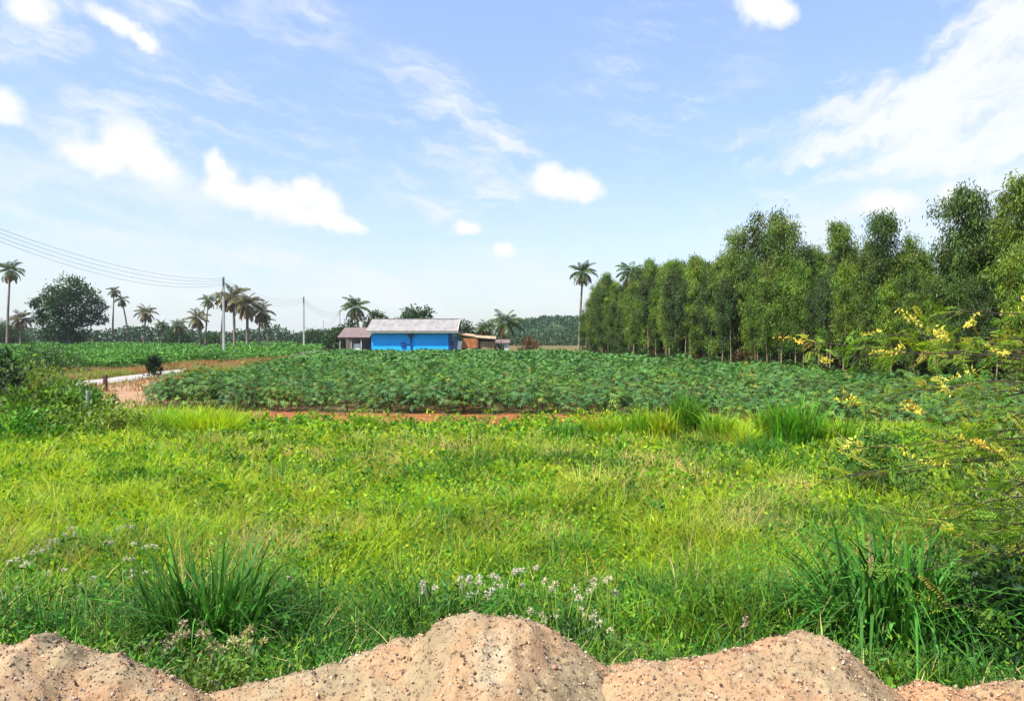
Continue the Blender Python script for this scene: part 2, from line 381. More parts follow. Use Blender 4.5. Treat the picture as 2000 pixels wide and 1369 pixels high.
def rocks(g, P, r, cols):
    n = len(P); k = 12
    sc = r[:, None] * rng.uniform(.6, 1.25, (n, 3)); jit = 1 + rng.normal(0, .16, (n, k, 1))
    v = ICO_V[None] * jit * sc[:, None, :]
    a = rng.uniform(0, 6.28, n); c, s = np.cos(a)[:, None], np.sin(a)[:, None]
    v = np.stack([v[..., 0] * c - v[..., 1] * s, v[..., 0] * s + v[..., 1] * c, v[..., 2]], -1) + P[:, None]
    F = (ICO_F[None] + (np.arange(n) * k)[:, None, None]).reshape(-1, 3)
    g.add(v.reshape(-1, 3), F, np.repeat(cols, k, 0))
def heap(label, crest, yc, tint, seed, front=.62, back=.75):
    """crest: [(px, py)] of its skyline; yc: its distance"""
    cr = np.array(crest, float); cx = sx(cr[:, 0], yc); cz = sz(cr[:, 1], yc)
    x0, x1 = cx[0] - .35, cx[-1] + .35
    xs = np.arange(x0, x1, .016); ys = np.arange(yc - 1.75, yc + 1.5, .016); X, Y = np.meshgrid(xs, ys)
    H = np.interp(X, np.concatenate([[x0], cx, [x1]]), np.concatenate([[ROADZ - .12], cz, [ROADZ - .12]]))
    H = H + .05 * (fbm(X, Y * 0, .16, 3, seed) - .5)
    D = Y - yc - .10 * (fbm(X, Y * 0, .5, 2, seed + 5) - .5); a = .10
    drop = np.where(D < 0, front, back) * (np.sqrt(D * D + a * a) - a)
    Z = H - drop
    slope_lump = fbm(X, Y, .35, 3, seed + 2) - .5
    Z += .10 * slope_lump +   .062 * (fbm(X, Y, .09, 3, seed + 3) - .5) + .022 * (fbm(X, Y, .032, 2, seed + 4) - .5)
    G = ground_z(X, Y)
    keep = Z > G - .03
    Z = np.maximum(Z, G - .04)
    nx, ny = len(xs), len(ys); i, j = np.meshgrid(np.arange(ny - 1), np.arange(nx - 1), indexing='ij')
    kf = keep[:-1, :-1] | keep[1:, :-1] | keep[:-1, 1:] | keep[1:, 1:]
    F = np.stack([i * nx + j, i * nx + j + 1, (i + 1) * nx + j + 1, (i + 1) * nx + j], -1)[kf]
    root = thing('gravel_heap', label, 'gravel heap', (cx.mean(), yc, ROADZ), group='gravel heaps dumped along the road edge')
    off = np.array([cx.mean(), yc, ROADZ])
    tv = 1 + .45 * (fbm(X, Y, .12, 3, seed + 9) - .5)[..., None] * np.ones(3) + .25 * (fbm(X, Y, .45, 2, seed + 11) - .5)[..., None] * np.array([.2, -.3, -.6])
    c = np.asarray(tint) * tv
    used = np.unique(F); mp = np.full(nx * ny, -1); mp[used] = np.arange(len(used))
    VV = (np.stack([X, Y, Z], -1).reshape(-1, 3) - off)[used]
    Geo().add(VV, mp[F], c.reshape(-1, 3)[used]).obj('mound', GRAVEL, root, smooth=True)
    idx = rng.choice(np.flatnonzero((keep & (Y < yc + .5) & (Y > yc - 1.1)).ravel()), 9500)
    P = np.stack([X, Y, Z], -1).reshape(-1, 3)[idx] - off + rng.normal(0, .005, (len(idx), 3))
    r = np.clip(rng.lognormal(math.log(.0033), .45, len(idx)), .002, .012)
    pal = np.array([(.30, .23, .17), (.46, .36, .26), (.16, .11, .08), (.52, .44, .36), (.48, .26, .18), (.09, .07, .06), (.34, .31, .29), (.55, .36, .22)])
    cols = pal[rng.choice(8, len(idx), p=[.16, .12, .22, .06, .13, .17, .05, .09])] * rng.uniform(.8, 1.2, (len(idx), 1)) * np.asarray(tint)
    g = Geo(); rocks(g, P, r, cols); st = g.obj('stones', STONE, root); st['kind'] = 'stuff'
heap('sandy heap of gravel and dirt in the left bottom corner sloping down to the right', [(-160, 1270), (-60, 1262), (0, 1256), (60, 1250), (85, 1262), (125, 1272), (165, 1290), (205, 1286), (225, 1302), (262, 1320), (310, 1338), (385, 1360), (440, 1384)], 3.55, (1.02, .98, .92), 11)
heap('largest and tallest gravel heap with a rounded peak in the middle', [(380, 1382), (480, 1350), (560, 1326), (640, 1292), (700, 1274), (760, 1254), (828, 1246), (850, 1222), (900, 1200), (950, 1197), (1005, 1206), (1060, 1236), (1130, 1276), (1200, 1322), (1260, 1370)], 3.6, (1.0, .97, .90), 23)
heap('reddish gravel heap with a broad top between the middle heap and the right corner', [(1120, 1375), (1210, 1322), (1300, 1302), (1400, 1284), (1470, 1266), (1510, 1260), (1570, 1259), (1640, 1272), (1690, 1300), (1740, 1336), (1785, 1372)], 3.5, (1.07, .98, .90), 37)
heap('low orange gravel heap just peeking up in the right bottom corner', [(1770, 1385), (1800, 1358), (1835, 1346), (1870, 1352), (1940, 1350), (2010, 1346), (2080, 1350), (2160, 1375)], 3.5, (1.08, .95, .82), 51)

# ------------------------------------------------------------------ plant builders
def palm_geo(seed, H, lean, nf=24, fl=2.6, dead=4, tone=(.055, .10, .025), wide=.19, bunch=0.0):
    """returns (trunk, crown, dead fronds) for a coconut palm"""
    g = np.random.default_rng(seed); T = Geo(); C = Geo(); Dd = Geo()
    t = np.linspace(0, 1, 12); a = g.uniform(0, 6.28)
    ox = lean * (t ** 1.8) * math.cos(a) * H; oy = lean * (t ** 1.8) * math.sin(a) * H
    P = np.stack([ox, oy, t * H], 1)
    tube(T, P,   .21 - .07 * t + .12 * np.exp(-t * 14) + .012 * np.sin(t * 60), 8, (1, 1, 1))
    top = P[-1]
    for k in range(nf + dead):
        isd = k >= nf
        az = k * 2.399 + g.uniform(-.25, .25)
        u = (k + .5) / nf if not isd else 1.0
        el0 = R(82 - 118 * u + g.uniform(-16, 16)) if not isd else R(-35 + g.uniform(-15, 5))
        L = fl * g.uniform(.85, 1.12) * (.8 + .2 * math.sin(min(u, 1) * 3.1)); n = 15
        s = np.linspace(0, 1, n); ang = el0 - (R(70) + .3 * u) * s ** 1.5
        if isd: ang = el0 - R(45) * s
        dr = np.cumsum(np.cos(ang)) * L / n; dz = np.cumsum(np.sin(ang)) * L / n
        R_ = np.stack([top[0] + dr * math.cos(az), top[1] + dr * math.sin(az), top[2] + dz], 1)
        G = Dd if isd else C
        col = np.array(tone if not isd else (.20, .13, .06)) * g.uniform(.75, 1.3)
        if not isd and u > .8: col = col * np.array([1.9, 1.25, .9])
        tube(G, R_, np.linspace(.035, .008, n), 4, col * 1.1, cap=False)
        tang = np.gradient(R_, axis=0); tang = unit(tang); side = unit(np.cross(tang, np.array([0, 0, 1.])))
        m = 34; q = np.linspace(.10, 1, m); idx = q * (n - 1); base = np.stack([np.interp(idx, np.arange(n), R_[:, c]) for c in range(3)], 1)
        tg = np.stack([np.interp(idx, np.arange(n), tang[:, c]) for c in range(3)], 1); sd = np.stack([np.interp(idx, np.arange(n), side[:, c]) for c in range(3)], 1)
        for sgn in (-1, 1):
            D = sd * sgn * .8 + tg * .55 + np.array([0, 0, -.45 - .4 * u]) + g.normal(0, .12, (m, 3))
            ll = L * .27 * np.sin(np.clip(q * 2.6 + .35, 0, 3.0)) + .06
            leaves(G, base, D, ll, wide * .42 * L / 2.6, col * g.uniform(.8, 1.2, (m, 1)), side=tg)
    if bunch:
        n = 12; d = unit(g.normal(size=(n, 3))) * .3; d[:, 2] -= .35
        for p in d: rocks(Dd, np.array([top + p]), np.array([.14]), np.array([[.20, .17, .05]]))
    return T, C, Dd
PALMS = {}
def palm_proto(key, *a, **k):
    T, C, Dd = palm_geo(*a, **k); PALMS[key] = (T.mesh('palm_trunk', BARK, True), C.mesh('palm_crown', PALM), Dd.mesh('palm_dry_fronds', DRY) if Dd.n else None, a[1])
palm_proto('tall', 3, 12, .05, 26, 2.7, 5)
palm_proto('tall2', 9, 12, .07, 22, 2.6, 6, bunch=1)
palm_proto('tuft', 41, 12, .10, 18, 2.0, 12, tone=(.06, .085, .03))
palm_proto('brown', 14, 8, .05, 26, 2.9, 9, tone=(.11, .105, .04))
palm_proto('brown2', 21, 8, .09, 24, 2.8, 8, tone=(.10, .10, .035))
palm_proto('short', 31, 3.4, .04, 24, 2.9, 5, tone=(.05, .085, .02))
def palm(label, px, ptop, pbase_Y, key, group='coconut palms along the horizon', sc=None, rz=0.0):
    """the crown's top reaches row ptop"""
    t, c, d, H = PALMS[key]; want = sz(ptop, pbase_Y); crown = 1.7
    k = sc or 1.0; s = (k, k, max(.3, (want - crown * k) / H) if sc is not None or True else k)
    zs = (want - crown * k) / H
    r = thing('palm_tree', label, 'palm tree', (sx(px, pbase_Y), pbase_Y, 0), rz, group)
    o = link(bpy.data.objects.new('trunk', t), r); o.scale = (k, k, zs)
    for nm, me in (('crown', c), ('dry_fronds', d)):
        if me is None: continue
        o = link(bpy.data.objects.new(nm, me), r); o.scale = (k, k, k); o.location = (0, 0, H * (zs - k))
    return r

def blob_tree_geo(seed, H, clumps, trunk_h, leaf=.34, per=170, tone=(.045, .09, .018), limbs=True, tr=.28, vary=.35):
    """clumps: [(x, y, z, rx, rz)] leaf masses; returns trunk (with limbs) and crown"""
    g = np.random.default_rng(seed); T = Geo(); C = Geo()
    t = np.linspace(0, 1, 7); tube(T, np.stack([.12 * np.sin(t * 4), .1 * np.cos(t * 3) - .1, t * trunk_h], 1), tr * (1.25 - .55 * t), 8)
    for (x, y, z, rx, rz) in clumps:
        if limbs:
            s = np.linspace(0, 1, 6)[:, None]; a = np.array([0, 0, trunk_h * .8]); b = np.array([x, y, z]); mid = np.array([x * .35, y * .35, (trunk_h + z) / 2])
            tube(T, (1 - s) ** 2 * a + 2 * s * (1 - s) * mid + s * s * b, np.linspace(tr * .5, .03, 6), 5)
        n = int(per * rx * rx)
        nt = max(5, n // 16); d = unit(g.normal(size=(nt, 3))); rad = g.uniform(.45, 1.05, (nt, 1)) ** .6
        cen = np.array([x, y, z]) + d * rad * np.array([rx, rx, rz])
        tn = np.exp(g.normal(0, vary * .6, (nt, 1))) * (1 + .12 * g.normal(size=(nt, 3)))
        k = 16; P = np.repeat(cen, k, 0) + g.normal(0, .17 * rx + .08, (nt * k, 3)) * np.array([1, 1, .7])
        D = np.repeat(d, k, 0) * .8 + g.normal(0, .75, (nt * k, 3)) + np.array([0, 0, -.15])
        side = g.normal(0, 1, (nt * k, 3)) * np.array([1, 1, .45])
        col = np.asarray(tone) * np.repeat(tn, k, 0) * g.uniform(.7, 1.35, (nt * k, 1))
        leaves(C, P, D, leaf * g.uniform(.7, 1.3, nt * k), leaf * .5, col, side=side)
    return T, C
def blob_tree(name, label, cat, loc, seed, H, clumps, trunk_h, group=None, sc=1.0, rz=0.0, **k):
    T, C = blob_tree_geo(seed, H, clumps, trunk_h, **k)
    r = thing(name, label, cat, loc, rz, group, sc)
    T.obj('trunk', BARK, r, True); C.obj('crown', LEAF, r); return r
def bush_geo(seed, w, h, n=900, leaf=.12, tone=(.06, .12, .02), stems=9, up=.35, vary=.4):
    g = np.random.default_rng(seed); S = Geo(); C = Geo(); k = 14; nt = max(8, n // k)
    for i in range(stems):
        a = g.uniform(0, 6.28); r = w * .5 * g.uniform(.2, .9); s = np.linspace(0, 1, 5)
        tube(S, np.stack([r * s ** 1.3 * math.cos(a), r * s ** 1.3 * math.sin(a), h * .85 * s * g.uniform(.7, 1)], 1), np.linspace(.014, .004, 5) * max(1, h), 4)
    th = g.uniform(0, 6.28, nt); rr = np.sqrt(g.uniform(0, 1, nt)); z = g.uniform(.12, 1, nt)
    prof = np.sqrt(np.clip(1 - ((z - .35) / .72) ** 2, .03, 1)); lump = 1 + .25 * np.sin(th * 3 + seed) + .15 * np.sin(th * 5 + z * 4)
    cen = np.stack([np.cos(th) * rr * prof * w * .5 * lump, np.sin(th) * rr * prof * w * .5 * lump, z * h * (1 + .12 * np.sin(th * 2 + seed))], 1)
    tn = np.exp(g.normal(0, vary * .6, (nt, 1)))
    P = np.repeat(cen, k, 0) + g.normal(0, .06 * max(w, h), (nt * k, 3)); P[:, 2] = np.maximum(P[:, 2], .02)
    out = unit(np.repeat(cen, k, 0) * np.array([1, 1, .4])); D = out * .7 + g.normal(0, .7, (nt * k, 3)) + np.array([0, 0, up])
    side = g.normal(0, 1, (nt * k, 3)) * np.array([1, 1, .4])
    leaves(C, P, D, leaf * g.uniform(.6, 1.4, nt * k), leaf * .45, np.asarray(tone) * np.repeat(tn, k, 0) * g.uniform(.7, 1.35, (nt * k, 1)), side=side)
    return S, C
def bush(name, label, cat, loc, seed, w, h, group=None, rz=0.0, **k):
    S, C = bush_geo(seed, w, h, **k); r = thing(name, label, cat, loc, rz, group)
    S.obj('stems', BARK, r); C.obj('foliage', LEAF, r); return r

# ------------------------------------------------------------------ far background
def far_treeline():
    g = Geo(); r = np.random.default_rng(5)
    def belt(x0, x1, y, h0, h1, n, leaf, tone):
        X = r.uniform(x0, x1, n); hh = h0 + (h1 - h0) * fbm(X, X * 0, 9, 3, 3) * 1.4; z = r.uniform(0, 1, n) * hh
        Y = y + r.uniform(-6, 6, n); P = np.stack([X, Y, z], 1)
        t = np.exp(.45 * (fbm(X, Y, 6, 2, 8)[:, None] - .5) * 2 + r.normal(0, .25, (n, 1)))
        leaves(g, P, r.normal(size=(n, 3)), leaf * r.uniform(.6, 1.4, n), leaf * .7, np.asarray(tone) * t)
    belt(-210, -36, 262, 3.2, 6.2, 17000, 1.0, (.040, .085, .038))
    belt(-36, 40, 255, 2.4, 4.4, 6000, .9, (.045, .085, .04))
    tag(g.obj('treeline', LEAF), 'low dark belt of trees and scrub along the far horizon', 'trees', kind='stuff')
far_treeline()
def hill():
    xs = np.linspace(-60, 150, 60); ys = np.linspace(300, 560, 40); X, Y = np.meshgrid(xs, ys)
    def hz(X, Y): return 11.5 * np.exp(-((Y - 420) / 70) ** 2) * (1 / (1 + np.exp(-(X + 8) / 9))) * (.86 + .28 * fbm(X, Y, 45, 3, 6)) * (1 / (1 + np.exp((X - 115) / 9))) - .3
    Z = hz(X, Y); nx, ny = 60, 40; i, j = np.meshgrid(np.arange(ny - 1), np.arange(nx - 1), indexing='ij')
    F = np.stack([i * nx + j, i * nx + j + 1, (i + 1) * nx + j + 1, (i + 1) * nx + j], -1).reshape(-1, 4)
    tag(Geo().add(np.stack([X, Y, Z], -1), F).obj('hill', plain('hill_soil', (.07, .09, .04), rough=1, spec=0), smooth=True), kind='structure')
    g = Geo(); r = np.random.default_rng(6); n = 26000; nc = 900
    cx, cy = r.uniform(-22, 125, nc), r.uniform(335, 440, nc); k = 28
    rad = r.uniform(1.6, 3.4, nc); d = unit(r.normal(size=(nc * k, 3))); d[:, 2] = abs(d[:, 2])
    cen = np.stack([cx, cy, hz(cx, cy) + .6], 1); P = np.repeat(cen, k, 0) + d * np.repeat(rad, k)[:, None] * np.array([1, 1, .8])
    t = np.repeat(np.exp(r.normal(0, .28, (nc, 1))), k, 0) * r.uniform(.75, 1.3, (nc * k, 1))
    leaves(g, P, d + r.normal(0, .8, d.shape), r.uniform(.8, 1.7, nc * k), .9, np.array([.045, .095, .045]) * t)
    tag(g.obj('hill_forest', LEAF), 'bluish green forest covering the low hill behind the field', 'forest', kind='stuff')
hill()

# the great round tree at the left and the palms of the horizon
Yb = 172
blob_tree('broadleaf_tree', 'large dark round-crowned tree standing alone among the palms at the left', 'tree', (sx(136, Yb), Yb, 0), 4, 16,
    [(0, 0, 13.2, 3.6, 2.6), (-3.2, .5, 11.5, 3.2, 2.2), (3.2, -.4, 11.8, 3.2, 2.3), (-5.8, 0, 9.8, 2.5, 1.6), (5.6, .3, 9.6, 2.5, 1.7), (0, -2, 10.2, 3.4, 2.2),
     (-4.4, -.5, 6.4, 2.6, 1.6), (-6.4, .2, 7.2, 1.6, 1.0), (.6, -1.6, 6.8, 3.2, 2.2), (4.2, .6, 7.0, 2.4, 1.6), (6.9, 0, 6.6, 1.6, .8), (-2, -1, 4.2, 2.4, 1.7), (2, -1, 4.2, 2.4, 1.8), (-4.4, 0, 3.4, 1.8, 1.3), (0, 1, 2.4, 2.2, 1.6)],
    5.5, leaf=.62, per=115, tone=(.030, .066, .014), tr=.55)
PG = 'coconut palms along the horizon'
palm('tall pale-trunked palm cut by the left edge of the photo', 14, 507, 168, 'tall', sc=1.35, rz=.4)
palm('slim palm with a tight dark tuft just right of the great round tree', 220, 553, 176, 'tuft', sc=1.0, rz=2)
palm('slim palm with a ragged brownish tuft, second right of the great round tree', 251, 570, 178, 'tuft', sc=1.1, rz=4)
palm('medium palm with a spreading green crown, third right of the great round tree', 281, 594, 180, 'brown2', sc=1.15, rz=1)
palm('small dusty palm between the leftmost palm and the great round tree', 40, 606, 170, 'brown', sc=1.1, rz=3)
palm('low dark-fronded palm left of the brown palm by the first power pole', 350, 622, 182, 'short', sc=.95, rz=2.6)
palm('low palm in the dark scrub between the great round tree and the first power pole', 315, 624, 186, 'short', sc=.8, rz=.6)
palm('green-topped palm rising over the brown palm left of the first power pole', 401, 572, 150, 'tall2', sc=.85, rz=.9)
palm('brown drooping palm left of the first power pole', 391, 604, 148, 'brown', sc=1.0, rz=5)
palm('palm directly behind the first power pole', 432, 568, 152, 'brown2', sc=1.03, rz=2.2)
palm('tallest palm of the cluster right of the first power pole', 458, 556, 150, 'brown', sc=1.38, rz=3.3)
palm('broad brownish palm in the middle of the cluster right of the first power pole', 483, 570, 148, 'brown2', sc=1.44, rz=.2)
palm('lower palm leaning at the right of the cluster behind the first power pole', 505, 590, 152, 'brown', sc=1.09, rz=1.7)
palm('smallest palm, last of the cluster between the first and second power poles', 524, 613, 158, 'tall2', sc=.85, rz=4.1)
palm('palm with drooping fronds standing behind the open shed left of the blue house', 703, 577, 121, 'tall', 'palms near the blue house', sc=1.1, rz=2.9)
palm('lone tall palm with a bare trunk at the left end of the eucalyptus plantation', 1131, 510, 96, 'tall', 'palms near the eucalyptus plantation', sc=.82, rz=5.6)
palm('palm with a dark crown poking out of the left end of the eucalyptus plantation', 1221, 508, 80, 'tall2', 'palms near the eucalyptus plantation', sc=.75, rz=1.2)
palm('squat bushy palm right of the rusty lean-to', 985, 606, 112, 'short', 'palms near the blue house', sc=1.12, rz=.5)
palm('small palm sapling touching the roof of the rusty lean-to', 950, 624, 116, 'short', 'palms near the blue house', sc=.7, rz=3.9)
# small trees that peek over and round the house
def small_tree(label, px, ptop, Y, w, seed, group='small trees around the blue house', tone=(.035, .075, .02), z0=.0):
    h = sz(ptop, Y); r = w * Y / 1500 / 2
    blob_tree('broadleaf_tree', label, 'tree', (sx(px, Y), Y, 0), seed, h, [(0, 0, h - r * .8, r * .75, r * .8), (-r * .55, 0, h - r * 1.25, r * .62, r * .6), (r * .55, .2, h - r * 1.15, r * .62, r * .6), (0, -.5, max(1.0, h - r * 2.1), r * .8, r * .8), (-.3, 0, max(.8, h * .35), r * .8, h * .3)],
              h * .5, group, leaf=.45, per=330, tone=tone, tr=.16)
small_tree('flat-topped dark tree showing above the ridge of the blue house', 806, 598, 135, 52, 61)
small_tree('narrow dark tree above the ridge of the blue house, right of the flat-topped one', 832, 599, 133, 22, 62)
small_tree('low tree between the house palm and the left end of the grey roof', 735, 608, 140, 40, 63)
small_tree('dark bushy tree left of the open shed roof', 655, 640, 118, 40, 64)
small_tree('dark tree showing just above the open shed roof', 686, 628, 122, 44, 65)
small_tree('dark tree at the right end of the grey roof above the lean-to', 905, 626, 124, 40, 66)
small_tree('small olive tree between the lean-to and the squat palm', 940, 634, 126, 26, 67)
small_tree('low dark tree beside the second power pole', 612, 645, 190, 60, 68, 'low dark trees on the left horizon')
small_tree('low dark tree near the first power pole at the left horizon', 345, 640, 205, 60, 69, 'low dark trees on the left horizon')
small_tree('low dark tree under the leftmost palm', 10, 628, 195, 80, 70, 'low dark trees on the left horizon')
small_tree('low dark tree at the foot of the brown palms', 415, 652, 175, 52, 71, 'low dark trees on the left horizon')

# ------------------------------------------------------------------ power poles and cables
CONC = plain('pole_concrete', (.33, .33, .32), rough=.85, var=.2, nscale=2)
DARKM = plain('dark_metal', (.06, .06, .065), rough=.5, metal=.4)
CERA = plain('ceramic', (.35, .2, .14), rough=.3)
POLES = [(-33.0, 48.0), (sx(437, 94), 94.0), (sx(593.5, 139), 139.0), (sx(664, 205), 205.0), (sx(632, 330), 330.0)]
WZ = [9.72, 9.47, 9.22, 8.97]
def pole(i, label):
    x, y = POLES[i]; r = thing('power_pole', label, 'power pole', (x, y, 0), group='concrete power poles')
    g = Geo(); a, b = .15, .105
    hexa(g, [(-a, -a, 0), (a, -a, 0), (-a, a, 0), (a, a, 0), (-b, -b, 10), (b, -b, 10), (-b, b, 10), (b, b, 10)])
    g.obj('post', CONC, r)
    g = Geo(); box(g, -.03, .03, -b - .075, -b - .012, 8.85, 9.85); g.obj('insulator_rack', DARKM, r)
    for z in WZ:
        g = Geo(); s = np.linspace(0, 1, 6); tube(g, np.stack([0 * s - .0, 0 * s - b - .135, z - .05 + .1 * s], 1), [.03, .05, .035, .035, .05, .03], 8); g.obj('insulator', CERA, r, True)
    if i == 1:
        g = Geo(); box(g, -.12, .12, -b - .22, -b - .16, 7.6, 8.1); g.obj('junction_box', DARKM, r)
for i, l in ((1, 'tallest-looking nearest concrete power pole, at the left beside the brown palms'), (2, 'second concrete power pole, between the palm cluster and the blue house'),
             (3, 'thin far power pole just left of the open shed roof'), (4, 'farthest and smallest power pole, between the second pole and the open shed')): pole(i, l)
CABLE = plain('cable', (.10, .10, .11), rough=.6)
for i in range(4):
    (x0, y0), (x1, y1) = POLES[i], POLES[i + 1]
    for k, z in enumerate(WZ):
        t = np.linspace(0, 1, 26); sag = (1.05 + .12 * k) * (1.0, 1.1, 1.3, 1.6)[i]
        P = np.stack([x0 + (x1 - x0) * t, y0 + (y1 - y0) * t - .26, z - sag * 4 * t * (1 - t)], 1)
        g = Geo(); tube(g, P, (.011, .012, .013, .014)[i], 5)
        c = g.obj('power_cable', CABLE)
        where = ('strung from the left edge to the nearest pole', 'strung between the first and second poles', 'strung between the second pole and the pole by the shed', 'strung away beyond the pole by the shed')[i]
        tag(c, '%s power cable %s' % (('topmost', 'second highest', 'third highest', 'lowest')[k], where), 'cable', 'power cables')

# ------------------------------------------------------------------ the blue house and its sheds
BLUE = plain('blue_paint', (.016, .39, .95), rough=.6, var=.12, nscale=.6, bump=.1, bscale=3)
BLUED = plain('blue_trim', (.010, .05, .20), rough=.5)
def roof_mat(name, a, b, wave=2.0):
    m = plain(name, a, rough=.8, nscale=1.4, col2=b, stretch=(1, .25, 1)); N, L = m.node_tree.nodes, m.node_tree.links
    tc = N.new('ShaderNodeTexCoord'); wv = N.new('ShaderNodeTexWave'); wv.inputs['Scale'].default_value = wave; L.new(tc.outputs['Object'], wv.inputs['Vector'])
    bp = N.new('ShaderNodeBump'); bp.inputs['Strength'].default_value = .6; bp.inputs['Distance'].default_value = .05; L.new(wv.outputs[0], bp.inputs['Height']); L.new(bp.outputs[0], N['Principled BSDF'].inputs['Normal'])
    return m
ROOF = roof_mat('cement_sheet_roof', (.19, .176, .168), (.30, .28, .265)); PINKROOF = roof_mat('faded_red_sheet_roof', (.13, .09, .085), (.21, .15, .14)); RUST = roof_mat('rusty_sheet_roof', (.30, .17, .09), (.48, .36, .22))
CREAM = plain('cream_paint', (.62, .57, .45), rough=.6); WHITE = plain('white_paint', (.72, .70, .66), rough=.6, var=.08); WOODD = plain('dark_wood', (.05, .035, .03), rough=.8)
SHADEW = plain('shade_dark_wall', (.16, .13, .12), rough=.9, var=.3, nscale=2); ORANGE = plain('orange_cloth', (.34, .12, .045), rough=.8, var=.25, nscale=2.5); THATCH = plain('thatch', (.30, .22, .12), rough=1, var=.35, nscale=5)  # back walls of the sheds coloured dark for the shade inside
GREYBLUE = plain('grey_blue_sheet', (.16, .26, .38), rough=.6, var=.2)
def slab(g, pts, th):      # four corners (counter-clockwise seen from above), thickened downward
    p = np.array(pts, float); q = p - np.array([0, 0, th]); v = [q[0], q[1], q[3], q[2], p[0], p[1], p[3], p[2]]; hexa(g, v); return g
def blue_house():
    Y = 101.0; x0, x1 = sx(726, Y), sx(880, Y); D = 8.0; zt = 3.62; zr = 5.05; mid = Y + D / 2
    r = thing('blue_house', 'bright blue house with a long grey sheet roof beyond the cassava field', 'house', (x0, Y, 0))
    A = lambda v: [(p[0] - x0, p[1] - Y, p[2]) for p in v]
    W = x1 - x0
    g = Geo(); g.add(A([(x0, Y, 0), (x1, Y, 0), (x1, Y, zt), (x0, Y, zt)]), [(0, 1, 2, 3)])
    g.add(A([(x0, Y + D, 0), (x1, Y + D, 0), (x1, Y + D, zt), (x0, Y + D, zt)]), [(1, 0, 3, 2)])
    for x in (x0, x1): g.add(A([(x, Y, 0), (x, Y + D, 0), (x, Y + D, zt), (x, mid, zr - .12), (x, Y, zt)]), [(0, 1, 2, 3, 4)])
    g.obj('wall', BLUE, r)
    e0, e1 = x0 - .65, x1 + .95; g = Geo()
    fr = zt + .05 - .22; fr = zt - .02
    slab(g, A([(e0, Y - .75, fr - .16), (e1, Y - .75, fr - .16), (e1, mid, zr + .03), (e0, mid, zr + .03)]), .09)
    slab(g, A([(e0, mid + .004, zr + .03), (e1, mid + .004, zr + .03), (e1, Y + D + .75, fr - .16), (e0, Y + D + .75, fr - .16)]), .09)
    rf = g.obj('roof', ROOF, r)
    g = Geo(); box(g, e0 - x0, e1 - x0, mid - Y - .16, mid - Y + .16, zr + .035, zr + .10); g.obj('ridge_cap', ROOF, rf)
    g = Geo()
    hexa(g, A([(e1 + .003, Y - .75, fr - .46), (e1 + .06, Y - .75, fr - .46), (e1 + .003, mid, zr - .28), (e1 + .06, mid, zr - .28), (e1 + .003, Y - .75, fr - .14), (e1 + .06, Y - .75, fr - .14), (e1 + .003, mid, zr + .05), (e1 + .06, mid, zr + .05)])); g.obj('gable_board', CREAM, rf)
    g = Geo(); box(g, e0 - x0 + .03, e1 - x0 - .03, -.70, -.64, fr - .42, fr - .256); g.obj('eave_beam', CREAM, rf)
    xp = sx(803, Y) - x0
    g = Geo(); box(g, xp - .09, xp + .09, -.17, -.003, 0, 3.42); g.obj('downpipe', BLUED, r)
    g = Geo(); box(g, xp - .42, xp + .36, -.50, -.003, 2.95, 3.40); hexa(g, [(xp - .22, -.40, 2.6), (xp + .18, -.40, 2.6), (xp - .22, -.02, 2.6), (xp + .18, -.02, 2.6), (xp - .38, -.46, 2.948), (xp + .32, -.46, 2.948), (xp - .38, -.02, 2.948), (xp + .32, -.02, 2.948)]); g.obj('rain_hopper', DARKM, r)
    xm = sx(788, Y) - x0
    g = Geo(); box(g, xm - .30, xm + .28, -.14, -.003, 1.30, 1.92); box(g, xm + .281, xp - .095, -.05, -.003, 1.56, 1.64); g.obj('meter_box', BLUED, r)
    for x, w in ((-.003, .12), (W + .003, .3)):
        g = Geo(); box(g, x - (w if x > 1 else .02), x + (.02 if x > 1 else w), -.025, -.003, 0, 3.28); g.obj('corner_strip', BLUED if x > 1 else BLUE, r)  # right strip painted dark blue to stand for the shaded side wall
    g = Geo(); box(g, .2, W - .35, -.06, -.003, 0, .28); g.obj('plinth', BLUED, r)
    # right gable wall: a window in a frame
    g = Geo(); box(g, W + .003, W + .06, 2.6, 4.2, 1.0, 2.2); wf = g.obj('window', CREAM, r); g = Geo(); box(g, W + .062, W + .07, 2.7, 4.1, 1.1, 2.1); g.obj('pane', plain('dark_glass', (.03, .04, .05), rough=.1, spec=.6), wf)
blue_house()
